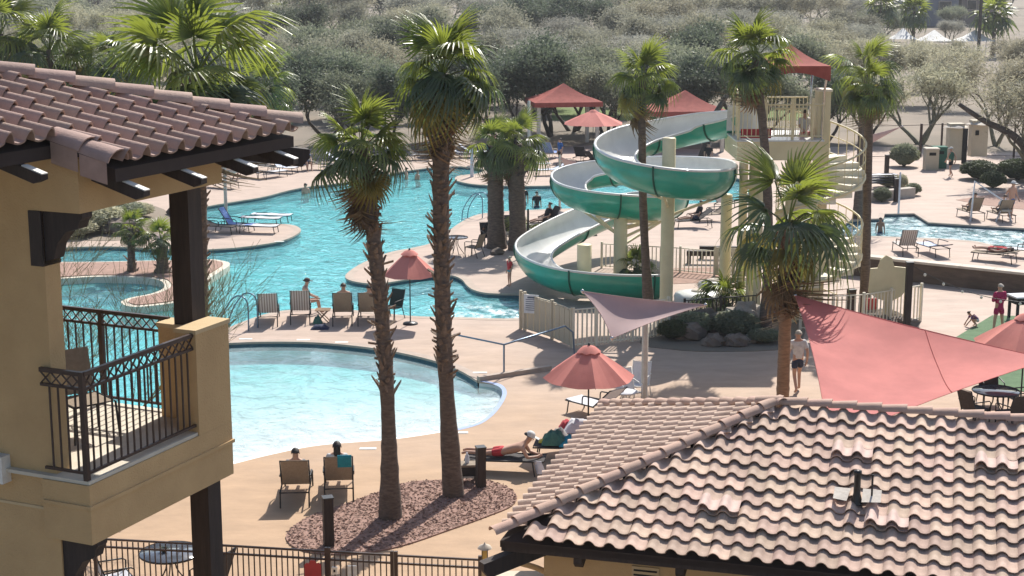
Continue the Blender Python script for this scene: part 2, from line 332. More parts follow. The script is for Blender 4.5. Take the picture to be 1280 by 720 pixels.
# ------------------------------------------------------------------ setting: ground, deck, pools
MAIN=smoothline(gp([(-60,310),(55,310),(130,308),(200,311),(245,312),(275,311),(310,308),(352,301),(373,291),(374,285),(360,280.5),(320,279),(275,281),(255,279),(245,270),(250,261),(264,257),(300,251),(330,246),(375,235),(438,227),(500,215),(540,209.5),(575,208),(600,211),(604,214),(596,217),(575,219.5),(569,223),(575,227),(600,231),(650,232.5),(700,231.5),(720,228.5),(738,222),(762,218),(820,216),(900,219),(935,228),(938,240),(925,249),(880,254),(800,258),(720,260.5),(691,261.5),(654,263),(615,265.5),(592,270),(570,282),(546,301),(520,309),(487,315.5),(455,328),(435,341),(434,348.5),(453,353.5),(477,354),(510,349),(545,344.5),(566,344.5),(578,349.5),(584,356.5),(593,362.5),(612,366.5),(652,367.5),(674,371),(676,389),(650,398),(566,396.5),(513,395),(450,388.5),(400,386),(358,388),(335,392),(313,399),(290,408),(272,418),(260,440),(255,500),(240,560),(180,578),(-60,578)]),4)
ISLAND=smoothline(gp([(-60,331),(60,330.5),(130,330),(215,328),(262,327),(283,330),(287,334),(278,341),(262,351),(255,361),(238,374),(222,381),(195,385),(168,387),(153,383.5),(153,379),(165,375),(188,370.5),(203,364.5),(205,358),(197,353),(170,350),(120,349),(60,352),(-60,353)]),4)
far_e=smoothline([(250,445),(270,431),(290,428.5),(350,427),(410,429),(480,437),(540,450),(575,463),(597,476)],6,False)
shore=smoothline([(255,592),(272,586),(292,580),(340,568),(400,556.5),(487,549.5),(541,542),(575,536),(597,529.5),(615,518),(627,503),(631,490),(626,482),(612,478),(599,476.6)],6,False)
def resample(L,n):
    L=[V(p[0],p[1],0) for p in L]; d=[0]
    for a,b in zip(L,L[1:]): d.append(d[-1]+(b-a).length)
    out=[]
    for k in range(n):
        t=d[-1]*k/(n-1); i=0
        while i<len(L)-2 and d[i+1]<t: i+=1
        f=(t-d[i])/max(1e-9,d[i+1]-d[i]); out.append(tuple(L[i].lerp(L[i+1],f))[:2])
    return out
WF=resample(gp(far_e),48); WS=resample(gp(shore),48)
WADE=WF+WS[::-1]
RIGHT=gp([(1044,294),(1050,284),(1062,276),(1085,273.5),(1104,273.2),(1105.5,267.3),(1143,266.8),(1161,278),(1200,280.5),(1290,286),(1400,294),(1400,318),(1290,313),(1255,309),(1236,305),(1220,301.5),(1180,298.5),(1130,296.5),(1086,295)])
DECK=[(-70,20),(70,20),(75,70),(72,104)]+[(x,103.5+1.6*math.sin(x*.35)+1.2*math.sin(x*.13)) for x in range(66,-71,-6)]
d=MB().prism(DECK,-.06,0,[MAIN,WADE,RIGHT],bottom=False).build('pool_deck','deck'); struct(d)
hole=inset(DECK,.6)
big=[(-1500,-60),(1500,-60),(1500,3000),(-1500,3000)]
g=MB().prism(big,-.5,-.035,[hole],bottom=False); struct(g.build('desert_ground','soil'))
WL=-.15
def basin(nm,poly,depth,plaster,bottom=True):
    m=MB(); walls(m,poly,-depth,-.29); 
    if bottom: m.prism(inset(poly,-.05),-depth-.1,-depth,bottom=False)
    o=struct(m.build(nm,plaster))
    m=MB(); walls(m,inset(poly,-.004),-.30,-.055); c=m.build('waterline_tile','pool_tile',o)
    return o
basin('pool_basin',MAIN,.62,'pool_plaster'); basin('right_pool_basin',RIGHT,.5,'pool_plaster')
def water(nm,poly,mat,step,depth,foam=lambda x,y:0):
    xs=[p[0] for p in poly]; ys=[p[1] for p in poly]; poly=inset(poly,-.01)
    pts=[Vector(p) for p in poly]; k=len(pts); fc=[list(range(k))]
    x=min(xs); rng=random.Random(3)
    while x<max(xs):
        y=min(ys)
        while y<max(ys):
            q=(x+rng.uniform(-.2,.2),y+rng.uniform(-.2,.2))
            if inside(q,poly): pts.append(Vector(q))
            y+=step
        x+=step
    r=delaunay_2d_cdt(pts,[],fc,1,1e-4)
    me=bpy.data.meshes.new(nm); me.from_pydata([(p.x,p.y,WL) for p in r[0]],[],[tuple(f) for f in r[2]])
    a=me.attributes.new('depth','FLOAT','POINT'); b=me.attributes.new('foam','FLOAT','POINT')
    a.data.foreach_set('value',[depth(p.x,p.y) for p in r[0]]); b.data.foreach_set('value',[foam(p.x,p.y) for p in r[0]])
    me.materials.append(M[mat]); me.flip_normals() if me.polygons[0].normal.z<0 else None
    return struct(link(nm,me))
spl=P(625,388); spl2=P(640,262)
def fm(x,y): return max(0,1-((V(x,y)-V(spl.x,spl.y)).length/2.6)**2)*1.0
water('pool_water',MAIN,'water_main',1.2,lambda x,y:1.0,fm)
water('right_pool_water',RIGHT,'water_right',1.0,lambda x,y:.8,lambda x,y:.5+.5*min(1,max(0,(x-16)/8)))
# wading pool: floor slopes from the beach edge down to the far wall
ROWS=14; gw=[];zr=lambda t:-.15*min(1,t/.035)-.47*max(0,(t-.035)/.965)**.8
grid=[[(WS[j][0]+(WF[j][0]-WS[j][0])*i/ROWS,WS[j][1]+(WF[j][1]-WS[j][1])*i/ROWS,zr(i/ROWS)-.004) for j in range(48)] for i in range(ROWS+1)]
o=struct(MB().sheet(grid).build('wading_pool_floor','beach_plaster'))
m=MB(); n=len(WF); m.add([(p[0],p[1],-.055) for p in WF]+[(p[0],p[1],-.30) for p in WF],[(i,i+1,i+1+n,i+n) for i in range(n-1)]); m.build('waterline_tile','pool_tile',o)
m=MB(); WG=inset(WF,0); m.add([(p[0],p[1],-.29) for p in WF]+[(p[0],p[1],-.75) for p in WF],[(i,i+1,i+1+n,i+n) for i in range(n-1)]); m.build('pool_wall','pool_plaster',o)
R0=2; g2=[]
for i in range(R0,ROWS+1): g2.append([(grid[i][j][0],grid[i][j][1],WL) for j in range(48)])
# first row sits where the floor meets the water
tt=.035
g2.insert(0,[(WS[j][0]+(WF[j][0]-WS[j][0])*tt*.97,WS[j][1]+(WF[j][1]-WS[j][1])*tt*.97,WL) for j in range(48)])
g2=[g2[0]]+[r for r in g2[1:] if (V(*r[20])-V(*grid[0][20])).length>(V(*g2[0][20])-V(*grid[0][20])).length]
me=MB().sheet(g2).mesh('wading_water','water_wade')
dv=[]
for i,r in enumerate(g2):
    for j,p in enumerate(r):
        L=(V(*WF[j])-V(*WS[j])).length; t=((V(p[0],p[1])-V(*WS[j])).length)/max(L,1e-6); dv.append(1.15*max(0,(-zr(t)-.15)/.47)**1.7)
me.attributes.new('depth','FLOAT','POINT').data.foreach_set('value',dv); me.attributes.new('foam','FLOAT','POINT').data.foreach_set('value',[.25*max(0,1-q*3) for q in dv])
if me.polygons[0].normal.z<0: me.flip_normals()
struct(link('wading_pool_water',me))
m=MB(); bl=resample(gp(smoothline([(560,541),(597,531.5),(616,519.5),(629,503),(633.5,490),(627,481),(612,477),(600,475.5)],6,False)),40); bi=resample(gp(smoothline([(560,538),(595,529),(612,517.5),(624,502),(628,490),(623,483),(611,479),(600,477)],6,False)),40)
m.add([(p[0],p[1],.004) for p in bl]+[(p[0],p[1],.004) for p in bi],[(i,i+1,i+41,i+40) for i in range(39)]); struct(m.build('beach_tile_band','blue_tile'))
# coping strip round the pools
for nm,poly in(('pool_coping',MAIN),('right_pool_coping',RIGHT)):
    m=MB(); ribbon(m,inset(poly,-.30),inset(poly,.02),.006); walls(m,inset(poly,.02),-.06,.006); struct(m.build(nm,'coping'))
m=MB(); a=inset(WADE,-.3)[:48]; b=inset(WADE,.02)[:48]
m.add([(p[0],p[1],.006) for p in a]+[(p[0],p[1],.006) for p in b]+[(p[0],p[1],-.06) for p in b],[(i,i+1,i+49,i+48) for i in range(2,47)]+[(i+48,i+49,i+97,i+96) for i in range(2,47)]); struct(m.build('wading_pool_coping','coping'))
# island with planting bed
o=struct(MB().prism(ISLAND,-.6,.10,bottom=False).build('island_kerb','coping_pale')); 
struct(MB().prism(inset(ISLAND,.26),.0,.13,bottom=False).build('island_bed','gravel_pink'))
# white depth marker tiles set in the deck edge
for i,(u,v) in enumerate([(307,424),(379,425),(427,428),(600,466),(575,541),(460,561),(617,472),(349,302),(650,236)]):
    p=P(u,v); tag(MB().box((0,0,.009),(.42,.16,.006)).build('depth_marker','white_box',loc=p),'small white depth marker tile set in the deck edge','marker','depth markers along the pool edges')
# planting beds and patches
MUL=smoothline(gp([(357,672),(380,650),(420,635),(470,617),(510,604),(550,601),(590,600),(625,606),(645,619),(640,633),(610,646),(560,664),(500,684),(440,694),(380,690)]),4)
struct(MB().prism(MUL,-.02,.03,bottom=False).build('mulch_bed','mulch'))
rng=random.Random(5); m=MB(); xs=[p[0] for p in MUL]; ys=[p[1] for p in MUL]; k=0
while k<5200:
    x=rng.uniform(min(xs),max(xs)); y=rng.uniform(min(ys),max(ys))
    if not inside((x,y),MUL): continue
    k+=1; a=rng.uniform(0,6.3); l=rng.uniform(.02,.055); q=rng.uniform(.008,.022); h=rng.uniform(.01,.035); ca,sa=math.cos(a),math.sin(a)
    m.add([(x+ca*l,y+sa*l,.03+h*rng.random()),(x-sa*q,y+ca*q,.03+h),(x-ca*l,y-sa*l,.03+h*rng.random()),(x+sa*q,y-ca*q,.032)],[(0,1,3),(1,2,3)])
tag(m.build('wood_chips','mulch'),'reddish brown bark chips covering the palm bed','mulch',kind='stuff')
BED=gp([(1195,250),(1240,243),(1300,238),(1400,240),(1400,275),(1280,262),(1225,256)]); struct(MB().prism(BED,-.02,.012,bottom=False).build('gravel_bed','gravel_pink'))
BED2=gp([(830,336),(905,334),(915,352),(820,356)]); struct(MB().prism(BED2,-.02,.012,bottom=False).build('slide_gravel_bed','gravel_pink'))
BED3=gp([(800,428),(830,395),(880,385),(960,388),(1000,400),(1005,420),(985,436),(900,440),(840,437)]); struct(MB().prism(smoothline(BED3,4),-.02,.02,bottom=False).build('boulder_bed','soil'))
TURF=gp([(1178,432),(1198,420),(1240,394.5),(1300,396),(1400,402),(1400,520),(1200,470)]); struct(MB().prism(TURF,-.02,.014,bottom=False).build('putting_green','turf'))
LAWN=gp([(690,150),(1010,150),(1010,134),(690,134)]); struct(MB().prism(LAWN,-.05,-.02,bottom=False).build('lawn','grass'))
LOT=gp([(300,62),(470,62),(470,50),(300,50)]); struct(MB().prism(LOT,-.05,-.02,bottom=False).build('parking_lot','asphalt'))
GARDEN=smoothline(gp([(-60,300),(60,300),(140,301),(175,296),(215,285),(205,262),(150,250),(90,250),(0,252),(-60,255)]),4); struct(MB().prism(GARDEN,-.02,.014,bottom=False).build('desert_garden_bed','soil'))
# ------------------------------------------------------------------ roof tiles
def tile_mesh(nm,w,l,h,mat,lift=.045,th=.022,fb=.60):
    prof=[]; 
    for i in range(8): x=w*fb*i/7; prof.append((x,.012+h*math.sin(PI*i/7)**.8 if 0<i<7 else .012))
    for i in range(1,4): x=w*fb+w*(1-fb)*i/3; prof.append((x,.012-.016*math.sin(PI*i/3)))
    prof.append((w*1.06,.03)); m=MB(); n=len(prof)
    A=[(x,0,z+lift) for x,z in prof]; B=[(x*.97+.004,l,z*.9+.004) for x,z in prof]; C=[(x,.004,z+lift-th) for x,z in prof]; D=[(x,l*.35,z+lift*.65-th) for x,z in prof]
    m.add(A+B,[(i,i+1,i+1+n,i+n) for i in range(n-1)],True)
    m.add(A+C,[(i+n,i+1+n,i+1,i) for i in range(n-1)],False)
    m.add(C+D,[(i+n,i+1+n,i+1,i) for i in range(n-1)],True)
    m.add([A[0],B[0],D[0],C[0]],[(0,1,2,3)])
    return m.mesh(nm,mat)
def cap_mesh(nm,r,l,mat,lift=.03):
    m=MB(); n=8; A=[];B=[];C=[]
    for i in range(n+1):
        a=PI*i/n-.0; A.append((r*math.cos(a),0,r*.8*math.sin(a)+lift)); B.append((r*.86*math.cos(a),l,r*.7*math.sin(a))); C.append(((r-.022)*math.cos(a),.003,(r-.022)*.8*math.sin(a)+lift))
    k=n+1; m.add(A+B,[(i+k,i+1+k,i+1,i) for i in range(n)],True); m.add(A+C,[(i,i+1,i+1+k,i+k) for i in range(n)])
    D=[(x*.9,l*.4,z*.9) for x,y,z in C]; m.add(C+D,[(i,i+1,i+1+k,i+k) for i in range(n)],True)
    return m.mesh(nm,mat)
def frame(x,y,z): return Matrix((x,y,z)).transposed()
def put(name,me,parent,org,ax,ay,az,s=1):
    o=bpy.data.objects.new(name,me); COL.objects.link(o); o.parent=parent
    mt=frame(ax,ay,az).to_4x4(); mt.translation=org; o.matrix_local=mt@Matrix.Scale(s,4) if s!=1 else mt; return o
def rafter(mb,a,d,l,w=.12,h=.16):                      # rafter tail with a shaped end
    d=V(*d).normalized(); sd=d.cross(V(0,0,1)).normalized(); a=V(*a); up=V(0,0,1)
    prof=[(0,0),(l,0),(l,-h*.45),(l-.10,-h),(0,-h)]
    vs=[a+d*x+up*z+sd*(w/2*s) for s in(-1,1) for x,z in prof]; n=5
    mb.add(vs,[tuple(range(n)),tuple(range(n,2*n))[::-1]]+[(i,i+n,(i+1)%n+n,(i+1)%n) for i in range(n)])
    return a+d*l,d,sd
# ------------------------------------------------------------------ right building: low hip-roofed pool building
th=R_(15.45); ua=V(math.sin(th),math.cos(th),0); ub=V(math.cos(th),-math.sin(th),0)
ZE=3.4; A0=P(625,672,ZE); HW=3.725; RISE=1.32; LEN=14.0; Z=V(0,0,1)
rb=thing('pool_building','single storey tan stucco building with pinkish clay tile hip roof in the right foreground','building',A0-V(0,0,ZE))
def rl(a,b,z): return ua*a+ub*b+Z*z                    # local: a back, b right
slope=math.atan2(RISE,HW); cs,sn=math.cos(slope),math.sin(slope)
OV=.55
m=MB(); c=[rl(OV,OV,0),rl(OV,LEN,0),rl(2*HW-OV,LEN,0),rl(2*HW-OV,OV,0)]
for i in range(4):
    a,b=c[i],c[(i+1)%4]; m.add([a,b,b+Z*(ZE-.02),a+Z*(ZE-.02)],[(0,1,2,3)])
m.build('wall','stucco',rb)
roof=MB(); ap=rl(HW,HW,ZE+RISE-.05); e=ZE-.05
q=[rl(0,0,e),rl(0,LEN,e),rl(HW,LEN,ZE+RISE-.05),ap,rl(2*HW,0,e),rl(2*HW,LEN,e)]
roof.add(q,[(0,1,2,3),(0,3,4),(4,3,2,5)]); roof.add([v-Z*.10 for v in q],[(3,2,1,0),(4,3,0),(5,2,3,4)])
roof.add([q[0],q[1],q[1]-Z*.1,q[0]-Z*.1,q[4],q[4]-Z*.1],[(0,3,2,1),(4,5,3,0)])
rf=roof.build('roof','underlay',rb)
TW,TL=.311,.326
tm=tile_mesh('roof_tile',TW,TL*1.25,.080,'tile',lift=.060,th=.018); SL=math.hypot(HW,RISE)
rest=MB(); cnt=0
ay=ua*cs+Z*sn; az=-ua*sn+Z*cs; rng=random.Random(2); vent_spots=[(3,2.75),(8,4.6),(8,6.75),(3,5.5)]
pipe=(4.6,5.2)
tv=tile_mesh('vent_tile',TW,TL*1.2,.10,'tile_vent',lift=.095)
nrow=int(SL/TL)+1
for r in range(nrow):
    s=r*TL-.05; a=s*cs
    ncol=int((9.6)/TW)
    for k in range(ncol):
        b=.06+k*TW+(.5*TW if 0 else 0)
        if b+TW*.5<a+.27 or r*TL>SL-.12: continue
        org=rl(a,b,ZE+s*sn+.0)+V(rng.uniform(-.004,.004),0,rng.uniform(-.010,.010))
        jt=rng.uniform(-.028,.028); ax=(ub*math.cos(jt)+ay*math.sin(jt)).normalized(); ay2=az.cross(ax)
        me=tm
        if cnt<300:
            put('roof_tile',me,rf,org,ax,ay2,az); cnt+=1
        else:
            mt=frame(ax,ay2,az); rest.add([mt@v.co+org for v in tm.vertices],[tuple(p.vertices) for p in tm.polygons],True)
for r,b in vent_spots:
    for k in range(2):
        s=r*TL-.02; put('vent_tile',tv,rf,rl(s*cs,.06+round((b-.06)/TW)*TW+k*TW,ZE+s*sn)+az*.035,ub,ay,az)
# hip end face on the left
ay=ub*cs+Z*sn; az=-ub*sn+Z*cs; ax=-ua
for r in range(nrow):
    s=r*TL-.05; bb=s*cs
    for k in range(int(2*HW/TW)+1):
        a=2*HW-.05-k*TW
        if a-TW*.5<bb+.17 or a-TW*.5>2*HW-bb-.17 or r*TL>SL-.15: continue
        org=rl(a,bb,ZE+s*sn); mt=frame(ax,ay,az); rest.add([mt@v.co+org for v in tm.vertices],[tuple(p.vertices) for p in tm.polygons],True)
tag(rest.build('roof_tile_field','tile',rf),kind='stuff')
cm=cap_mesh('ridge_tile',.125,.46,'tile_cap')
def caps(a,b,par,me=cm,step=.40,off=.05):
    a=V(*a); b=V(*b); t=(b-a); L=t.length; t.normalize(); sd=t.cross(Z).normalized(); up=sd.cross(t); n=int(L/step)
    for i in range(n+1):
        o=put('ridge_tile',me,par,a+t*(i*step-.03)+up*off,sd,t,up)
caps(rl(-.05,-.05,ZE),rl(HW,HW,ZE+RISE),rf,off=.085); caps(rl(2*HW,0,ZE),rl(HW,HW,ZE+RISE),rf,off=.06)
caps(rl(HW,LEN-1,ZE+RISE),rl(HW,HW-.1,ZE+RISE),rf,off=.075)
m=MB(); m.add([rl(0,.02,e-.02),rl(0,LEN,e-.02),rl(0,LEN,e-.16),rl(0,.02,e-.16),rl(.05,.02,e-.16),rl(.05,LEN,e-.16)],[(0,1,2,3),(3,2,5,4)]); m.build('fascia','timber',rb)
for b in (1.2,2.75,4.3,5.85,7.4,8.95):
    m=MB(); rafter(m,rl(OV+.05,b,ZE-.07),-ua-Z*.30,OV+.02,.13,.2); m.build('rafter_tail','timber',rb)
for a in (1.0,2.5,4.0,5.5):
    m=MB(); rafter(m,rl(a,OV+.05,ZE-.07),-ub-Z*.30,OV,.12,.16); m.build('rafter_tail','timber',rb)
m=MB(); rafter(m,rl(.9,.9,ZE-.06),-ua-ub-Z*.25,1.62,.16,.26); m.build('hip_beam','timber',rb)
# louvred vent in the wall under the eave
vt=MB(); vb=2.15
vt.box((0,0,0),(.42,.03,.34),mat=frame(ub,ua,Z)); vo=vt.build('wall_vent','stucco_light',rb,rl(OV-.015,vb,ZE-.62))
for k in range(4):
    MB().box((0,0,0),(.36,.03,.028),mat=frame(ub,ua,Z)).build('slot','dark_slot',vo,ub*0-ua*.008+Z*(.11-k*.075))
# vent pipe with lead flashing standing in a cleared patch of tiles
s=pipe[0]*TL; po=rl(s*cs,pipe[1],ZE+s*sn)+V(0,0,.05)
fl=MB(); ay=ua*cs+Z*sn; az=-ua*sn+Z*cs
fl.box((0,0,.07),(.22,.26,.03),mat=None); 
fo=MB(); fo.add([ub*x+ay*y+az*z for x,y,z in [(-.34,-.12,.16),(-.14,-.12,.13),(-.10,.22,.11),(-.34,.2,.13),(.08,-.12,.13),(.36,-.14,.17),(.36,.2,.14),(.08,.24,.11)]],[(0,1,2,3),(4,5,6,7)])
pv=tag(MB().lathe([(.10,0),(.095,.02),(.055,.16),(.05,.46),(.062,.46),(.062,.52),(.0,.53)],12).build('vent_pipe','iron_dark',rb,po),None); fo.build('flashing_or_lit_top','mortar',rb,po)
MB().lathe([(.016,0),(.016,.34),(.03,.36),(0,.37)],8).build('conduit','iron_dark',rb,po+ub*.22+ay*.05+az*.1)
# ------------------------------------------------------------------ left building
th=R_(24); la=V(math.sin(th),math.cos(th),0); lb=V(math.cos(th),-math.sin(th),0); ZF=6.7
C0=P(111,599,ZF); lbd=thing('guest_building','ochre stucco guest building with a railed balcony and tiled roof at the left edge','building',C0-V(0,0,ZF))
def ll(a,b,z): return la*a+lb*b+Z*z
def lbox(m,a0,a1,b0,b1,z0,z1): 
    vs=[ll(a,b,z) for z in(z0,z1) for b in(b0,b1) for a in(a0,a1)]
    return m.add(vs,[(0,1,3,2),(4,6,7,5),(0,4,5,1),(2,3,7,6),(0,2,6,4),(1,5,7,3)])
lbox(MB(),.10,.34,-7,-.50,0,9.48).build('front_wall','stucco',lbd)
lbox(MB(),.09,.36,-7,-.0,9.482,10.05).build('front_beam','stucco',lbd)
lbox(MB(),.362,2.62,-.30,-.003,9.484,10.0).build('side_beam','stucco',lbd)
lbox(MB(),2.622,2.92,-7,-.30,9.486,9.98).build('rear_beam','stucco',lbd)
lbox(MB(),.342,2.3,-7,-2.9,0,9.9).build('room_wall','stucco_light',lbd)
m=MB(); lbox(m,0,2.64,-.62,0,5.97,6.62); lbox(m,.345,2.64,-2.9,-.622,6.1,6.62); sl=m.build('balcony_slab','stucco',lbd)
lbox(MB(),.02,2.63,-2.9,-.02,6.622,6.66).build('balcony_floor','coping_pale',sl)
m=MB(); lbox(m,-.02,2.66,-.02,.022,6.36,6.40); lbox(m,-.022,-.0005,-.60,-.021,6.36,6.40); m.build('moulding','stucco',sl)
lbox(MB(),1.98,2.64,-.28,-.002,6.621,7.82).build('pier','stucco',lbd); lbox(MB(),1.965,2.66,-.295,.012,7.822,7.87).build('pier_cap','stucco_light',lbd)
lbox(MB(),2.36,2.638,-.80,-.282,6.661,7.76).build('pier','stucco',lbd); lbox(MB(),2.345,2.65,-.815,-.297,7.762,7.81).build('pier_cap','stucco_light',lbd)
lbox(MB(),2.37,2.63,-.57,-.31,7.811,9.50).build('post','timber',lbd); lbox(MB(),2.3,2.56,-.40,-.14,0,5.968).build('post','timber',lbd)
def bracket(o,z,s,d):
    prof=[(0,0),(d,0),(d,-.06),(d*.93,-.10),(d*.86,-.2),(d*.55,-.26),(d*.32,-.42),(d*.22,-.62),(0,-.66)]
    m=MB(); vs=[ll(y,o+x,z+h*s) for y in(.12,.28) for x,h in prof]; n=len(prof)
    m.add(vs,[tuple(range(n))[::-1],tuple(range(n,2*n))]+[(i,(i+1)%n,(i+1)%n+n,i+n) for i in range(n)]); m.build('bracket','timber',lbd)
bracket(-.499,9.479,.8,.5); bracket(-.499,5.968,1.0,.47)
m=MB(); lbox(m,.08,.36,-.66,-.5,8.9,9.478); m.build('bracket_block','timber',lbd)
lbox(MB(),-.04,.098,-1.7,-1.12,6.50,6.80).build('wall_lamp','white_box',lbd)
m=MB(); lbox(m,.085,.0995,-7,-.5,6.24,6.27); m.build('control_joint','stucco_light',lbd)
# balcony railings: posts, rails, lattice band and one baluster per object
def railing(p,q,z0,parent_lbl=None,h=1.15,posts=(),nb=None):
    p=V(*p); q=V(*q); d=q-p; L=d.length; t=d.normalized(); pass
    ro=None
    for zz,hh in((h,.045),(h-.16,.03),(.08,.03)):
        m=MB(); m.bar(p+Z*(z0+zz),q+Z*(z0+zz),.045 if hh>.04 else .03,hh)
        if ro is None: ro=m.build('balcony_railing','iron',lbd)
        else: m.build('rail','iron',ro)
    lt=MB(); n=max(2,round(L/.13)); w=L/n
    for i in range(n):
        a=p+t*(i*w)+Z*(z0+h-.15); b=p+t*((i+1)*w)+Z*(z0+h-.02); c_=p+t*(i*w)+Z*(z0+h-.02); e_=p+t*((i+1)*w)+Z*(z0+h-.15)
        lt.bar(a,b,.014,.014); lt.bar(c_,e_,.012,.014)
    lt.build('lattice','iron',ro)
    nb=nb or round(L/.115); bm=MB().box((0,0,h/2-.04),(.017,.017,h-.26)).mesh('baluster','iron')
    for i in range(1,nb): link('baluster',bm,ro,p+t*(L*i/nb)+Z*(z0),(0,0,-th))
    for f in posts: MB().box((0,0,h/2+.01),(.055,.055,h+.03)).build('railing_post','iron',ro,p+t*(L*f)+Z*z0).rotation_euler=(0,0,-th)
railing(ll(.05,-.60,0),ll(.05,-.05,0),6.66,posts=(.98,)); railing(ll(.05,-.05,0),ll(1.985,-.05,0),6.66)
railing(ll(2.58,-.80,0),ll(2.58,-2.9,0),6.66,posts=(.48,.99))
ch=thing('balcony_chair','dark metal balcony chair half hidden behind the railing','chair',tuple(C0-V(0,0,ZF)+ll(1.35,-1.1,6.665)),R_(40))
m=MB(); m.tube([(-.25,-.25,.42),(.25,-.25,.42),(.25,.25,.42),(-.25,.25,.42)],.015,6,closed=True); m.build('seat_frame','iron_dark',ch); MB().box((0,0,.42),(.46,.46,.012)).build('seat','sling_tan',ch)
for x,y in((-.25,-.25),(.25,-.25),(-.25,.25),(.25,.25)): MB().tube([(x,y,.42),(x*1.1,y*1.1,0)],.014,6).build('leg','iron_dark',ch)
MB().sheet([[(-.23,.25,.44),(.23,.25,.44)],[(-.23,.36,.95),(.23,.36,.95)]],.012).build('backrest','sling_tan',ch)
# tiled roof over the balcony
PT=.30; sl_=math.atan(PT); cs,sn=math.cos(sl_),math.sin(sl_); ZE2=10.0; B1=.42; S0=.15; S1=3.52; TL2=.37; TW2=.30; B2=B1-2*TL2*cs
rm=MB(); zz=lambda b:ZE2+(B1-b)*PT-.05
run=6.0
q=[ll(S0,B1,zz(B1)),ll(S1,B1,zz(B1)),ll(S1-run,B1-run,zz(B1-run)),ll(-4,B1-run,zz(B1-run)),ll(-4,B2,zz(B2)),ll(S0,B2,zz(B2))]
rm.add(q,[tuple(range(6))]); rm.add([v-Z*.13 for v in q],[tuple(range(6))[::-1]]); rm.add(q+[v-Z*.13 for v in q],[(i,i+6,(i+1)%6+6,(i+1)%6) for i in range(6)])
q2=[ll(S1,B1,zz(B1)-.02),ll(S1-run,B1-run,zz(B1-run)),ll(S1,B1-2*run,zz(B1)-.02)]; rm.add(q2,[(0,2,1)])
rf2=rm.build('roof','underlay',lbd)
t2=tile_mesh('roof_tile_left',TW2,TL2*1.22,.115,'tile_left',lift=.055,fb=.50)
axx=la; ayy=-lb*cs+Z*sn; azz=lb*sn+Z*cs
for r in range(16):
    s=r*TL2-.06
    for k in range(-12,13):
        a=S0+.04+k*TW2; bpos=B1-s*cs
        if r<2 and k<0: continue
        if a+TW2*.6>S1-(B1-bpos)-.08: continue
        o=ll(a,bpos,ZE2+s*sn); uv=(C0-V(0,0,ZF))+o
        if uv.x<-.36*uv.y-1.2 or uv.y<9: continue
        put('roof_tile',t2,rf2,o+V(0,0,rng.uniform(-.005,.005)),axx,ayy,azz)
c2=cap_mesh('ridge_tile_left',.15,.5,'tile_left')
a=ll(S1+.02,B1+.02,ZE2+.0); b=ll(S1-5.4,B1-5.4,ZE2+5.4*PT)
caps(a,b,rf2,c2,.44,.09)
rk=cap_mesh('rake_tile',.17,.44,'tile_left')
for i in range(2):
    t=(-lb*cs+Z*sn); put('rake_tile',rk,rf2,ll(S0+.02,B1-i*TL2*cs+.02,ZE2+i*TL2*sn+.0),V(*la).normalized(),t,azz)
    m=MB(); p0=ll(S0-.13,B1-i*TL2*cs,ZE2+i*TL2*sn+.03); p1=ll(S0-.13,B1-(i+1)*TL2*cs+.02,ZE2+(i+1)*TL2*sn+.0); m.add([p0,p1,p1-Z*.22,p0-Z*.22],[(0,1,2,3)]); m.build('rake_board','tile_left',rf2)
m=MB(); m.bar(ll(S0+.05,B1-.08,ZE2-.10),ll(S1-.05,B1-.08,ZE2-.10),.04,.06); m.build('fascia','timber',lbd)
for a in (.35,1.35,2.35,3.2):
    m=MB(); e_,d_,s_=rafter(m,ll(a,-.05,ZE2-.07),lb-Z*.30,.72,.11,.12); ro=m.build('rafter_tail','timber',lbd); MB().bar(e_-d_*.27+Z*.008,e_+d_*.01+Z*.008,.09,.012).build('flashing_or_lit_top','white_box',ro)  # pale strip puts the sunlit top of each dark tail into colour
for a in (-.35,-1.2): m=MB(); e_,d_,s_=rafter(m,ll(a,-.8,ZE2+.16),lb-Z*.30,.78,.11,.12); ro=m.build('rafter_tail','timber',lbd); MB().bar(e_-d_*.25+Z*.008,e_+d_*.01+Z*.008,.09,.012).build('flashing_or_lit_top','white_box',ro)  # upper tails get the same pale strip, sunlight painted on their ends
m=MB(); rafter(m,ll(2.7,-.4,ZE2+.0),la+lb-Z*.22,1.35,.15,.22); m.build('hip_beam','timber',lbd)
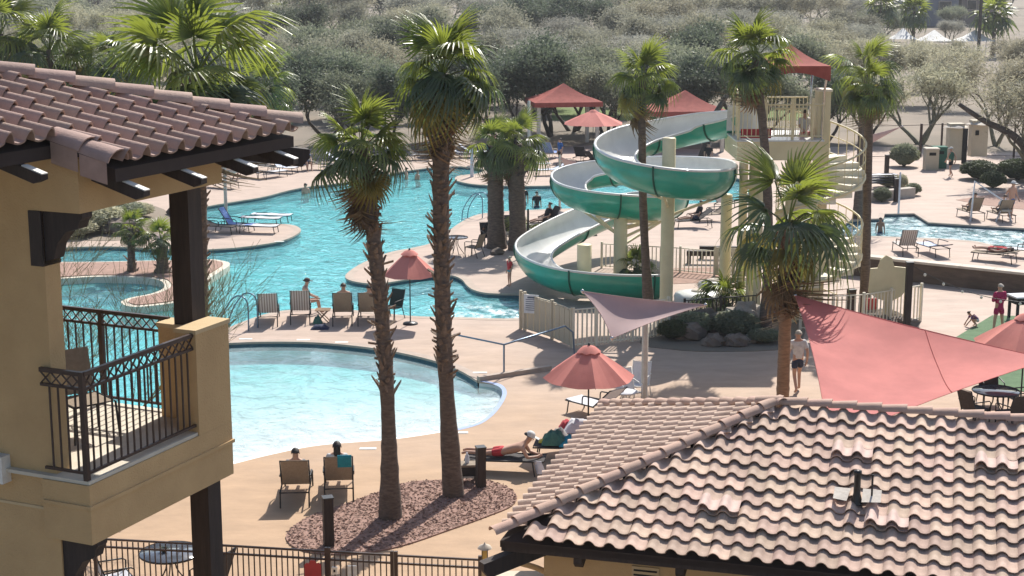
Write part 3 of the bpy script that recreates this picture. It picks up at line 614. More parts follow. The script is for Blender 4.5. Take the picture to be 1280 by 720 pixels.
# ------------------------------------------------------------------ palms
def frond_mesh(nm,mat,seed,nseg=22,R=.85,pet=.55,droop=.5,spread=105,curl=.35,ragged=.14,bend=20):
    rng=random.Random(seed); m=MB()
    hx=pet; n=6; cb,sb=math.cos(R_(bend)),math.sin(R_(bend))
    m.tube([(0,0,0),(pet*.5,0,.03),(pet,0,.02)],[.022,.016,.012],4,smooth=True)
    for i in range(nseg):
        a=R_(-spread+2*spread*(i+.5)/nseg)+rng.uniform(-.03,.03); ln=R*(1-.32*(abs(a)/R_(spread))**2)*rng.uniform(1-ragged,1.03)
        w=2*math.sin(R_(spread)/nseg)*R*.55*1.05
        dz=rng.uniform(.7,1.3)*droop; pts=[]
        dx,dy=math.cos(a),math.sin(a); px,py=-dy,dx; fold=math.cos(a*.5)
        for k in range(n+1):
            t=k/n; r=.04+ln*t; ww=w*.5*(min(1,t/.42)*(1 if t<.42 else max(.03,max(0,1-(t-.42)/.58)**.75*.80)))+.004
            z=curl*.35*t*ln*math.cos(a)-dz*ln*max(0,t-.35)**1.8*1.3 - abs(a)/R_(spread)*.12*t
            rr=r*(1-.22*dz*max(0,t-.5)**2)
            jz=rng.uniform(-.015,.015)*t
            B=lambda q:V(hx+q.x*cb+q.z*sb,q.y,.02-q.x*sb+q.z*cb-max(0,t-.5)*dz*.35*ln*t)
            c=V(dx*rr,dy*rr,z+jz); pts.append((B(c-V(px,py,0)*ww+V(0,0,.014*(1-t))),B(c+V(0,0,-.02*(1-t))),B(c+V(px,py,0)*ww+V(0,0,.014*(1-t)))))
        m.add([q for p3 in pts for q in p3],[(k*3+j,k*3+j+1,k*3+j+4,k*3+j+3) for k in range(n) for j in(0,1)],False)
    return m.mesh(nm,mat)
FR={}
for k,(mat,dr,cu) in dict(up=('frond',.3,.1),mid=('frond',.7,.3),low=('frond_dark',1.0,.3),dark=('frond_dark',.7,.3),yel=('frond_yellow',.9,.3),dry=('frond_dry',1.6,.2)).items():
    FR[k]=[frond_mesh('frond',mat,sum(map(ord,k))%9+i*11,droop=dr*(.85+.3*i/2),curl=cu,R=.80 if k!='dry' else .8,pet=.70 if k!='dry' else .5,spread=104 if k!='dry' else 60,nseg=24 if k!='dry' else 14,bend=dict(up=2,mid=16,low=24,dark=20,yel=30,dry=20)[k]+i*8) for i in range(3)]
FARF={k:[frond_mesh('frond',mat,5+i,nseg=10,droop=dr) for i in range(2)] for k,(mat,dr) in dict(up=('frond',.4),low=('frond_dark',.9)).items()}
def trunk_path(b,t,bend=(0,0),n=12):
    b=V(*b);t=V(*t); return [b.lerp(t,i/n)+V(bend[0],bend[1],0)*math.sin(PI*i/n) for i in range(n+1)]
def palm(label,base,top,r0,r1,s=1.0,n=44,seed=0,boots=None,mat='trunk',bmat='boot',dry=4,yel=0,bend=(0,0),cat='palm tree',group=None,flare=1.5,elev=(82,-34),far=False,dark=.0,name='palm_tree',skirt=0):
    rng=random.Random(seed); base=V(*base); o=thing(name,label,cat,base,0,group); tp=V(*top)-base
    path=trunk_path((0,0,-.05),tp,bend); L=len(path)
    rad=[r0*(flare-(flare-1)*min(1,i/(L*.22))) if i<L*.22 else r0+(r1-r0)*(i/L) for i in range(L)]
    fine=[];fr=[]
    for i in range(L-1):
        for q in range(4): t=q/4; fine.append(path[i].lerp(path[i+1],t)); fr.append((rad[i]*(1-t)+rad[i+1]*t)*rng.uniform(.95,1.05))
    fine.append(path[-1]); fr.append(rad[-1]*.9)
    (MB().tube(path,rad,6) if far else MB().tube(fine,fr,12)).build('trunk',mat,o)
    if boots:
        m=MB(); z0,z1,dens,bl=boots; H=tp.z; cnt=int((z1-z0)*H*dens)
        for k in range(cnt):
            f=z0+(z1-z0)*(k+rng.random())/cnt; x=f*(L-1); i=min(int(x),L-2); c=path[i].lerp(path[i+1],x-i); r=rad[i]*.94
            a=k*2.39996+rng.uniform(-.3,.3); d=V(math.cos(a),math.sin(a),0); sd=V(-d.y,d.x,0); l=bl*rng.uniform(.45,1.6); w=r*rng.uniform(.30,.62); tl=rng.uniform(.1,.95)
            e=c+d*(r+l*tl)+V(0,0,l*rng.uniform(-.15,1))+sd*rng.uniform(-.05,.05); b0=c+d*r*.8-V(0,0,l*.35)
            m.add([b0-sd*w,b0+sd*w,e+sd*w*.35,e-sd*w*.35,b0+d*.05-V(0,0,.03),e+d*.0-V(0,0,.05)],[(0,1,2,3),(0,4,5,3),(1,2,5,4),(2,3,5)])
        tag(m.build('leaf_bases',bmat,o),kind='stuff')
    T=tp; gold=2.39996
    if not far and n>20: n=int(n*.58)
    lib=FARF if far else FR
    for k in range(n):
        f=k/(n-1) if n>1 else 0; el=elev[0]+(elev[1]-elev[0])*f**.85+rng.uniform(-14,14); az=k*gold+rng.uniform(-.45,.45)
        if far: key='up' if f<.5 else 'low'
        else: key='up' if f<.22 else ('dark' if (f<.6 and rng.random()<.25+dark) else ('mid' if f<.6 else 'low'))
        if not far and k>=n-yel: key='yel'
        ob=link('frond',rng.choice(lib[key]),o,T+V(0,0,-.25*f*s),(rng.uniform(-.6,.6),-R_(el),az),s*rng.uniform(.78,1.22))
    for k in range(dry):
        az=k*gold*1.7+rng.uniform(-.5,.5); link('dry_frond',rng.choice(FR['dry']),o,T+V(0,0,-.40*s-.2*(k%4)),(rng.uniform(-.5,.5),R_(rng.uniform(58,84)),az),s*rng.uniform(.85,1.15))
    return o
def top(u,v,b): return PD(u,v,b.y)
def stand(label,bu,bv,tu,tv,r0,r1,dz=0,**k):
    b=P(bu,bv); return palm(label,b,top(tu,tv,b),r0,r1,**k)
stand('tall fan palm with shaggy trunk and hanging dead fronds, nearer the seated couple',488,648,452,186,.155,.15,s=.86,n=44,seed=3,boots=(.36,.97,34,.17),dry=13,yel=3,bend=(.16,0),flare=1.75)
stand('tallest fan palm with rough trunk beside the sunbather in red shorts',567,620,552,92,.17,.18,s=.98,n=54,seed=4,boots=(.30,.97,36,.17),dry=8,yel=3,bend=(-.12,0),flare=1.55)
stand('short fan palm with reddish boots and wide crown behind the red shade sail',978,512,985,280,.17,.17,s=1.45,n=30,seed=8,boots=(.52,.98,40,.2),mat='trunk_tan',bmat='boot_red',dry=5,yel=3,elev=(72,-30),dark=.25,flare=1.1)
stand('slender fan palm rising in front of the green slide loops',812,398,803,98,.15,.12,s=.92,n=40,seed=9,dry=3,yel=3,bend=(-.1,0))
stand('slender leaning fan palm in front of the slide tower',956,418,944,72,.155,.13,s=1.02,n=40,seed=10,dry=2,yel=2,bend=(.25,0))
stand('slender fan palm in front of the spiral stair',1081,392,1087,108,.16,.14,s=.84,n=34,seed=11,dry=2,yel=1)
stand('stout smooth-trunked fan palm, left of the pair by the poolside table',621,310,618,182,.36,.32,s=1.02,n=32,seed=12,boots=(.72,.99,30,.3),bmat='iron_dark',dry=3,flare=1.25)
stand('stout smooth-trunked fan palm, right of the pair by the poolside table',648,312,644,180,.36,.32,s=1.05,n=32,seed=13,boots=(.70,.99,30,.3),bmat='iron_dark',dry=3,flare=1.25)
stand('big fan palm crown rising behind the left tiled roof',252,592,246,88,.2,.19,s=1.55,n=40,seed=14,boots=(.2,.97,30,.15),dry=4,yel=2,elev=(80,-30))
stand('fan palm crown showing left of the biggest one behind the roof',66,262,62,62,.2,.18,s=1.75,n=40,seed=15,yel=3)
stand('fan palm crown at the far left edge behind the roof ridge',-4,258,0,42,.2,.18,s=1.8,n=36,seed=16,yel=2)
stand('low fan palm crown between the others behind the roof ridge',142,262,140,78,.2,.18,s=1.5,n=36,seed=17,yel=3)
stand('shaggy fan palm crown right of the biggest one behind the roof',214,268,330,110,.2,.18,s=1.3,n=30,seed=23,yel=2)
stand('small fan palm with slim trunk on the pool island',165,343,163,285,.16,.13,s=.62,n=26,seed=18,boots=(0,.95,26,.14),dry=0)
stand('small bushy fan palm with thick base on the pool island',204,344,201,300,.30,.12,s=.70,n=28,seed=19,boots=(0,.9,26,.16),dry=0,elev=(80,-15),flare=1.6)
stand('young fan palm between the slide columns',795,347,795,335,.12,.1,s=.62,n=16,seed=20,dry=0,elev=(80,0),cat='palm')
stand('young fan palm among the boulders under the tower',905,392,905,374,.14,.1,s=.85,n=16,seed=21,dry=0,elev=(80,5),cat='palm')
stand('small palm planted beside the right palm pair',655,300,655,292,.08,.07,s=.7,n=10,seed=22,dry=0,elev=(80,20),cat='palm')
for i,(u,v,D,s,lb_) in enumerate([(352,18,240,2.0,'distant fan palm left of the utility pole'),(402,4,250,2.0,'distant fan palm right of the utility pole'),(800,6,230,2.2,'distant fan palm above the middle tree line'),(1143,14,215,2.0,'distant fan palm in front of the mauve apartment block'),(1244,18,205,2.4,'distant fan palm right of the white tents'),(1100,8,225,2.2,'distant fan palm left of the mauve apartment block')]):
    t=PD(u,v,D); palm(lb_,(t.x,t.y,0),t,.25,.22,s=s,n=22,seed=40+i,dry=0,far=True,cat='palm tree',group='palms far beyond the trees')
t=PD(1112,112,75); palm('bushy fan palm crown just behind the spiral stair top',(t.x-1.2,t.y,0),(t.x-1.2,t.y,6.9),.2,.18,s=1.4,n=26,seed=60,yel=3)
# ------------------------------------------------------------------ desert trees
def tree_meshes(seed,h=6.5,spread=3.6,nleaf=9000,bare=.0,lw=.035,ll_=.16,fill=1.0):
    rng=random.Random(seed); tr=MB(); tips=[]
    def grow(p,d,l,r,dep):
        q=p; pts=[p]; rs=[r]
        for k in range(3):
            d=(d+V(rng.uniform(-.25,.25),rng.uniform(-.25,.25),rng.uniform(-.1,.15))).normalized(); q=q+d*l/3; pts.append(q); rs.append(r*(1-.13*(k+1)))
        tr.tube(pts,rs,5 if dep<2 else 3,cap=False)
        if dep>=2: tips.append((pts[1],l)); 
        if dep>=4 or (dep==3 and len(tr.v)>26000): tips.append((q,l*.8)); return
        for k in range(3 if dep<2 else 4):
            a=rng.uniform(0,6.28); e=rng.uniform(.25,1.0); nd=(d*.7+V(math.cos(a),math.sin(a),0)*e*.9+V(0,0,.25)).normalized(); grow(q,nd,l*rng.uniform(.62,.85),r*.55,dep+1)
    nst=rng.choice([2,3,3])
    for k in range(nst):
        a=k*6.28/nst+rng.random(); grow(V(0,0,-.1),V(math.cos(a)*.55,math.sin(a)*.55,.9).normalized(),h*.30,.17,0)
    lf=MB(); vs=[];fs=[]
    for k in range(nleaf):
        t,l=rng.choice(tips); R=.62*fill*min(2.2,abs(rng.gauss(0,1))+.35)
        while True:
            q=V(rng.uniform(-1,1),rng.uniform(-1,1),rng.uniform(-1,1))
            if q.length<1: break
        p=t+V(q.x,q.y,q.z*.8)*R
        dn=(V(q.x,q.y,q.z*.5+rng.uniform(-.6,.5))+V(rng.uniform(-.6,.6),rng.uniform(-.6,.6),rng.uniform(-.6,.6))).normalized(); L=ll_*rng.uniform(.5,1.6); sdv=dn.cross(V(rng.uniform(-1,1),rng.uniform(-1,1),rng.uniform(-1,1)))
        if sdv.length<1e-3: continue
        sdv.normalize(); w=lw*rng.uniform(.6,1.4); i=len(vs); vs+=[p-sdv*w,p+sdv*w,p+dn*L]; fs.append((i,i+1,i+2))
    return tr,vs,fs
TV=[]
for k,(h,n,mi,lw,lls) in enumerate([(6.5,15000,'leaf0',.035,.20),(6.0,14000,'leaf1',.03,.22),(7.0,15000,'leaf2',.035,.2),(6.2,17000,'leaf3',.045,.18),(6.6,20000,'leaf4',.06,.18),(6.0,9000,'leaf2',.028,.24)]):
    tr,vs,fs=tree_meshes(100+k,h,nleaf=n,lw=lw,ll_=lls); me=bpy.data.meshes.new('crown'); me.from_pydata(vs,[],fs); me.materials.append(M[mi]); TV.append((tr.mesh('trunk','twig' if k in(1,2,5) else 'bark'),me))
def dtree(label,x,y,k,s,rz,group='desert trees beyond the pool',z=0,name='desert_tree',sz=None):
    o=thing(name,label,'tree',(x,y,z-.05),rz,group); o.scale=(s,s,s*(sz or 1))
    link('trunk',TV[k][0],o); link('crown',TV[k][1],o); return o
rng=random.Random(21)
KD=['olive green tree','grey twiggy tree','pale straw-green tree','dull green tree','dense dark green tree','sparse pale tree']
def zone(u):
    return ['at the far left','left of the tallest palm','behind the tallest palm','behind the red gazebo','behind the slide','behind the slide tower','right of the tower canopy','at the far right'][max(0,min(7,int(u/160)))]
rows=[(118,7.0,1.05),(127,6.0,1.1),(138,6.0,1.15),(151,6.2,1.15),(167,6.6,1.2),(187,7.0,1.3),(212,7.8,1.42),(245,8.8,1.55),(290,10.5,1.7),(345,12,1.85),(420,14,2.05),(510,17,2.3)]
used={}
for ri,(D,step,sc) in enumerate(rows):
    x=-.36*D+rng.uniform(0,step)
    while x<.37*D:
        yy=D+rng.uniform(-4,4); u=640+FPX*x/(yy*.98+2.4); k=rng.choice([0,0,1,1,2,3,2,4] if ri>1 else [3,4,4,3,0,1])
        if u>1020 and ri<5: k=rng.choice([2,5,5,2])
        if 560<u<900 and ri in(3,4,5): k=rng.choice([0,1,1])
        skip=(ri==0 and (u>930 or rng.random()<.45)) or (ri<2 and u>1000) or (ri==2 and u>1230) or (1110<u<1270 and D>165 and D<330 and (rng.random()<.5 or 185<D<215)) or (760<u<830 and ri<2) or (u>1240 and D>165 and D<260)
        if not skip:
            s=sc*rng.uniform(.85,1.12)
            if u>1050: s*=.82
            if 1110<u<1270 and 165<D<330: s*=.6
            kk=(['front','second','third','fourth','fifth','sixth','seventh','eighth','ninth','tenth','eleventh','last'][ri],KD[k],zone(u)); used[kk]=used.get(kk,0)+1
            dtree('%s in %s tree row %s'%(KD[k],kk[0],kk[2]),x,yy,k,s,rng.uniform(0,6.28),z=-(.75 if ri else .3)*s)
        x+=step*rng.uniform(.75,1.25)
p=P(1305,228); dtree('large palo verde with dark arching limb at the right edge',p.x,p.y,5,1.15,.4,None); dtree('pale palo verde behind the gate pillars at right',P(1245,182).x,P(1245,182).y,2,1.0,1.2,None); dtree('feathery pale tree right of the spiral stair',P(1150,180).x,P(1150,180).y,5,1.05,2.2,None)
lm=MB(); a=P(1300,232); lim=[a+V(.4,0,0),a+V(-.4,0,1.4),a+V(-1.6,0,2.7),a+V(-3.2,0,3.5),a+V(-4.6,.2,4.4)]
tag(lm.tube(smoothline([tuple(q-a) for q in lim],4,False),[.30-.012*i for i in range(17)],8).build('arching_limb','bark',loc=a),'thick dark leaning mesquite trunk arching in from the right edge','tree')
a=P(872,212); tag(MB().tube(smoothline([(0,0,0),(.5,.2,1.5),(.9,.3,3),(1.7,.3,4.4)],4,False),[.28-.012*i for i in range(13)],8).build('leaning_trunk','bark',loc=a),'dark leaning tree trunk showing under the slide','tree')
for u,v,k,s_,lab in[(330,196,4,.95,'dark tree shading the dark loungers on the left bank'),(440,192,3,.95,'dull tree on the far bank right of the dead fronds'),(480,188,4,.9,'dark tree on the far bank left of the tallest palm'),(540,186,3,.9,'dull tree on the far bank behind the tallest palm'),(630,184,4,.95,'dark tree behind the palm pair'),(760,178,3,.95,'dull tree right of the coral parasol'),(905,176,4,.95,'dark tree behind the slide entry'),(960,178,3,.9,'dull tree behind the tower platform'),(1040,182,4,.85,'dark tree behind the top of the spiral stair'),(280,205,3,.9,'dull tree behind the roof corner on the left bank')]:
    a=P(u,v); dtree(lab,a.x,a.y+2,k,s_,u*.1,None)
a=P(592,190); dtree('dark shade tree behind the far loungers left of the red gazebo',a.x-2,a.y+6,4,1.0,0,None); a=P(690,178); dtree('dark tree shading the red gazebo',a.x,a.y+4,4,1.15,1,None); dtree('dark tree shading the second red roof',P(850,175).x,P(850,175).y+3,4,.95,2,None); dtree('dark tree behind the loungers on the left bank',P(395,190).x,P(395,190).y+6,4,1.0,3,None); dtree('dark tree behind the stair foot',P(1110,190).x,P(1110,190).y+6,3,.8,3,None)
# palo verde with bare green twigs, in front of the lagoon behind the balcony
rng=random.Random(77); tr=MB()
def tw(p,d,l,r,dep):
    pts=[p];rs=[r];q=p
    for k in range(4):
        d=(d+V(rng.uniform(-.18,.18),rng.uniform(-.18,.18),rng.uniform(-.06,.10))).normalized(); q=q+d*l/4; pts.append(q); rs.append(max(.0035,r*(1-.17*(k+1))))
    tr.tube(pts,rs,4,cap=False)
    if dep>=5: return
    for k in range(3 if dep<3 else 4):
        a=rng.uniform(0,6.28); tw(pts[rng.choice([2,3,4,4])],(d*.9+V(math.cos(a),math.sin(a),0)*rng.uniform(.3,.75)+V(0,0,.2)).normalized(),l*rng.uniform(.6,.85),r*.5,dep+1)
pv=thing('palo_verde','bare twiggy green palo verde behind the balcony railing','tree',tuple(PD(25,600,33)*1)); pv.location.z=0
for k in range(5): a=k*1.25; tw(V(0,0,0),V(math.cos(a)*.5+.3,math.sin(a)*.4,.95).normalized(),2.5,.06,0)
tr.build('trunk','green_twig',pv); m=MB()
for k in range(5000):
    v=tr.v[rng.randrange(len(tr.v)//4,len(tr.v))]; p=V(*v)+V(rng.uniform(-.1,.1),rng.uniform(-.1,.1),rng.uniform(-.1,.1)); d=V(rng.uniform(-1,1),rng.uniform(-1,1),rng.uniform(-1,1))*.045; m.add([p,p+d,p+V(d.y,-d.x,d.z)*.4],[(0,1,2)])
m.build('crown','leaf2',pv)
# shrubs
def shrub_mesh(seed,mat,n=2600):
    rng=random.Random(seed); m=MB(); m.sphere((0,0,.42),(.42,.42,.36),10,6,.1,seed)
    for k in range(n):
        a=rng.uniform(0,6.28); z=rng.uniform(-.3,1); r=math.sqrt(max(0,1-z*z)); p=V(.5*r*math.cos(a),.5*r*math.sin(a),.42+.42*z)*rng.uniform(.9,1.08); d=V(rng.uniform(-1,1),rng.uniform(-1,1),rng.uniform(-.4,1)).normalized()*.09; s=d.cross(V(rng.uniform(-1,1),rng.uniform(-1,1),rng.uniform(-1,1))); s=s.normalized()*.025 if s.length>.001 else V(.02,0,0)
        m.add([p-s,p+s,p+d],[(0,1,2)])
    return m.mesh('foliage',mat)
SH=[shrub_mesh(1,'shrub'),shrub_mesh(2,'leaf3'),shrub_mesh(3,'leaf2')]
st=MB()
for k in range(5): a=k*1.26; st.tube([(0,0,-.02),(.2*math.cos(a),.2*math.sin(a),.3)],[.03,.015],5)
STM=st.mesh('stem','bark')
for i,(u,v,wd,hh,k,lb_) in enumerate([(1224,224,2.0,1.15,0,'clipped round shrub left of the blue-shorts man'),(1241,235,1.3,1.0,0,'smaller clipped shrub in front of the round one'),(1272,225,2.2,1.3,0,'clipped shrub at the right edge behind the blue-shorts man'),(1102,252,.9,.8,1,'small dark shrub by the log kerb'),(1141,244,.8,.7,1,'small dark shrub right of the bollard'),(1127,237,.6,.9,2,'spiky pale shrub by the bollard'),(1110,234,1.4,.8,2,'low yellow-green shrub left of the bollard'),(120,288,2.6,1.3,2,'dry pale shrub on the garden bank, left one'),(95,296,1.8,.9,2,'dry pale shrub nearest the channel'),(150,278,2.2,1.1,1,'dark shrub on the garden bank'),(80,276,2.0,1.2,2,'dry pale shrub high on the garden bank'),(1130,208,1.6,1.5,3-2,'dark bush in the shade behind the bollard'),(1010,268,1.2,.9,0,'low green shrub behind the tower foot'),(538,196,1.3,.9,1,'low dark shrub on the far bank'),(170,272,1.6,.8,2,'dry shrub beside the small island palms'),(868,418,1.3,.8,1,'dark leafy shrub between the shaded boulders, left one'),(918,420,1.5,.9,1,'dark leafy shrub between the shaded boulders, right one'),(842,424,1.0,.7,0,'low green shrub at the picket fence end'),(955,428,1.0,.5,1,'low dark shrub at the shaded palm foot')]):
    p=P(u,v); o=thing('shrub',lb_,'shrub',p,i*1.3); link('foliage',SH[k],o,scale=(wd,wd,hh)); link('stem',STM,o,scale=(wd,wd,hh))
# boulders
def rock(label,u,v,sx,sy,sz,seed,mat='rock'):
    m=MB(); m.sphere((0,0,sz*.35),(sx,sy,sz*.7),11,7,.24,seed); m.sm=[False]*len(m.sm); tag(m.build('boulder',mat,loc=P(u,v)),label,'boulder','boulders around the slide and garden')
for i,(u,v,sx,sy,sz,mt,lb_) in enumerate([(862,424,.6,.5,.7,'rock','dark boulder left of the shaded palm trunk'),(880,412,.7,.5,.9,'rock','dark boulder behind the mauve sail tip'),(905,418,.75,.6,.9,'rock','big dark boulder under the young palm'),(930,412,.9,.7,1.2,'rock_pale','pale boulder left of the shaded palm trunk'),(845,415,.5,.45,.7,'rock','dark boulder at the picket fence end'),(938,428,.35,.3,.3,'rock_pale','small pale boulder on the shaded bed'),(918,432,.5,.4,.5,'rock','low dark boulder in front of the pale one'),(970,400,.8,.6,.9,'rock','dark boulder behind the short palm'),(892,432,.45,.4,.5,'rock','dark boulder at the shaded kerb'),(152,292,1.2,.8,.9,'rock','dark rock outcrop on the garden bank'),(135,283,.9,.7,.6,'rock_pale','pale rock above the dark outcrop'),(1105,404,1.0,.7,.6,'rock','flat brown boulder inside the tower fence'),(1128,408,.7,.5,.4,'rock','low brown boulder at the kerb by the string-light post'),(622,318,.35,.3,.35,'rock','rock at the foot of the left palm of the pair')]):
    rock(lb_,u,v,sx*.8,sy*.8,sz*.75,i,mt)
# ------------------------------------------------------------------ water slide
def gd(u,D,z):                                         # pixel column u at ground distance D
    dep=D*math.cos(PITCH)+(CAMZ-z)*math.sin(PITCH); return V((u-640)/FPX*dep,D,z)
SLP=[(932,57.8,5.95),(905,58.3,5.72),(870,59.0,5.45),(830,59.0,5.2),(794,58.4,5.0),(772,57.0,4.82),(770,55.4,4.66),(790,53.9,4.5),(830,53.2,4.32),(868,53.4,4.17),(891,54.8,4.02),(895,57.0,3.86),(885,60.0,3.66),(845,62.6,3.44),(790,64.4,3.2),(740,64.6,2.98),(712,63.4,2.8),(716,61.6,2.66),(745,60.6,2.52),(785,60.6,2.36),(822,61.4,2.18),(839,63.2,1.98),(832,65.2,1.76),(800,66.2,1.52),(760,65.4,1.28),(722,63.6,1.04),(690,61.6,.84),(668,59.6,.68),(672,57.8,.52),(700,56.5,.38),(740,56.0,.28),(785,55.9,.22),(822,56.0,.2)]
def nearer(i,q):
    k=.945+.055*min(1,max(0,(i-10)/7)); return (q[0],q[1]*k,CAMZ-(CAMZ-q[2])*k)
SLP=[nearer(i,q) for i,q in enumerate(SLP)]
pts=[V(*q) for q in smoothline([tuple(gd(*q)) for q in SLP],6,False)]
sl=thing('water_slide','twisting green water slide with white inside on cream columns','water slide',(pts[-1].x,pts[-1].y,0)); so_=V(pts[-1].x,pts[-1].y,0)
fw=.66; inn=[];out=[];ril=[];rir=[]; rings=[]
for i,p in enumerate(pts):
    t=pts[min(i+1,len(pts)-1)]-pts[max(i-1,0)]; t.z=0; t.normalize(); rt=V(t.y,-t.x,0)     # right = outer side
    f=i/len(pts); bank=.16*min(1,i/12); ri=[];ro=[]
    a0,a1=-88,104 
    for k in range(13):
        a=R_(a0+(a1-a0)*k/12); x=math.sin(a)*fw; z=.62-.64*math.cos(a)*1.05; z+=bank*(x/fw)*.8
        ri.append(p+rt*x+Z*z-so_); x2=x*1.06; ro.append(p+rt*x2+Z*(z-.05*max(.2,math.cos(a)))-so_)
    inn.append(ri); out.append(ro); ril.append((ri[0]+ro[0])/2); rir.append((ri[-1]+ro[-1])/2)
MB().sheet(inn).build('flume_inside','flume_white',sl); MB().sheet([r[::-1] for r in out]).build('flume_outside','flume_green',sl)
MB().tube(ril,.05,6).build('rim','flume_white',sl); MB().tube(rir,.05,6).build('rim','flume_white',sl)
for i in range(8,len(pts)-2,13):
    c=sum(out[i],V(0,0,0))/13; MB().tube([c+(q-c)*1.03 for q in out[i]],.035,5).build('flange','flume_seam',sl)
for lb_,u,v,D,z1,r in[(0,832,383,52.3,6.3,.22),(0,775,346,60.6,2.45,.26),(0,730,350,58.0,1.75,.27),(0,905,300,56.0,3.9,.2)]:
    b=gd(u,D,0)-so_; MB().lathe([(r,-.05),(r,z1-.02),(r*.9,z1),(0,z1+.01)],18).build('column','cream',sl,b)
def arm(a,b,w=.12): 
    m=MB(); m.bar(a-so_,b-so_,w,w*1.3); m.bar(a-so_-Z*.7,b-so_-Z*.05,w*.6,w*.7); m.build('support_arm','cream',sl)
C1=gd(832,52.3,0); C2=gd(775,60.6,0); C3=gd(730,58,0)
for u,D,z,z0 in[(770,53.1,4.95,4.9),(830,50.4,4.7,4.7),(898,52.2,4.4,4.4),(830,55.6,5.5,5.3)]: arm(C1+Z*z0,gd(u,D,z))
for u,D,z,z0 in[(716,62.6,2.62,2.3),(745,60.6,2.45,2.3),(822,61.4,2.1,2.2),(835,64.0,1.85,1.9)]: arm(C2+Z*z0,gd(u,D,z))
# runout trough end plate
e=pts[-1]-so_; 
# ------------------------------------------------------------------ slide tower
TD=53.7; ZD=6.2
to=gd(975,TD,0); tw_=thing('slide_tower','cream slide tower with railed platform, red canopy and spiral stair','tower',(to.x,to.y,0))
def tl(u,D,z): return gd(u,D,z)-V(to.x,to.y,0)
x0=tl(914,TD,6).x; x1=tl(1018,TD,6).x; y0=-1.45; y1=1.6
MB().box(((x0+x1)/2,(y0+y1)/2,ZD-.33),(x1-x0,y1-y0,.62)).build('platform','cream',tw_); MB().box(((x0+x1)/2,(y0+y1)/2,ZD),(x1-x0+.1,y1-y0+.1,.05)).build('deck','flume_white',tw_)
for u,D,r in[(986,52.9,.26),(938,53.2,.19),(925,55.1,.15),(1000,55.2,.21)]: MB().lathe([(r,-.05),(r,ZD-.64)],18).build('column','cream',tw_,tl(u,D,0))
px=tl(1023,TD,6).x; MB().box((px,-.5,3.85),(.42,.6,7.8)).build('pier','cream',tw_); MB().box((px,-.5,7.79),(.5,.68,.08)).build('pier_cap','cream_pale',tw_)
MB().box((px-.62,-.45,.98),(.82,.5,2.0)).build('pump_housing','cream',tw_); MB().box(((px-.5),-.62,4.85),(.9,.1,.9)).build('brace_panel','cream',tw_)
# supply pipe with elbow
e0=tl(929,52.6,0); MB().tube(smoothline([(e0.x-.15,e0.y,ZD-.6),(e0.x-.15,e0.y,ZD-1.15),(e0.x+.0,e0.y,ZD-1.5),(e0.x+.3,e0.y,ZD-1.55),(e0.x+.42,e0.y,ZD-1.9),(e0.x+.42,e0.y,0)],5,False),.13,10).build('supply_pipe','cream',tw_)
def rail_run(pts,h,par,gap=.13,mat='cream',name='guard_rail'):
    o=MB().tube([V(*p)+Z*h for p in pts],.03,6).build(name,mat,par); MB().tube([V(*p)+Z*.12 for p in pts],.02,6).build('bottom_rail',mat,o)
    d=[0]
    for a,b in zip(pts,pts[1:]): d.append(d[-1]+(V(*b)-V(*a)).length)
    n=int(d[-1]/gap); bm=MB().box((0,0,h/2+.05),(.022,.022,h-.1)).mesh('baluster',mat)
    for k in range(n+1):
        s=d[-1]*k/n; i=0
        while i<len(d)-2 and d[i+1]<s: i+=1
        f=(s-d[i])/max(1e-6,d[i+1]-d[i]); link('baluster',bm,o,V(*pts[i]).lerp(V(*pts[i+1]),f))
    return o
zt=ZD+.03
rail_run([(x0+.9,y0+.05,zt),(x1-.0,y0+.05,zt)],1.15,tw_); rail_run([(x0+.03,y0+.05,zt),(x0+.9,y0+.05,zt)],1.35,tw_); rail_run([(x0+.9,y1-.05,zt),(x1,y1-.05,zt)],1.15,tw_); rail_run([(x0+.03,y0+.06,zt),(x0+.03,y0+.7,zt)],1.5,tw_,.2); rail_run([(x0+1.25,y0+.3,zt),(x0+2.3,y0+.35,zt)],1.0,tw_,.16)
for x in(x0+.03,x0+.9,x0+1.8,x1-.35): MB().box((x,y0+.05,zt+.68),(.075,.075,1.36)).build('rail_post','cream',tw_)
m=MB(); m.tube([(x0+.03,y0+.06,zt+1.5),(x0+.03,y0+1.3,zt+1.7),(x0+.9,y0+1.3,zt+1.7),(x0+.9,y0+.06,zt+1.4)],.03,6); m.build('entry_hoop','cream',tw_)
for x,y in((x0+.03,y0+1.3),(x0+.9,y0+1.3)): MB().tube([(x,y,zt),(x,y,zt+1.7)],.035,6).build('rail_post','cream',tw_)
MB().sheet([[(x0-.1,.5,zt+.1),(x0+1.0,.5,zt+.1)],[(x0-.1,.45,zt+.75),(x0+1.0,.45,zt+.7)],[(x0-.1,.1,zt+.95),(x0+.9,.1,zt+.9)]],.05).build('entry_shell','flume_white',tw_)
m=MB()
m.box((x0+.62,y0+.12,zt+.2),(1.0,.02,.3)); m.build('warning_panel','towel_red',tw_)
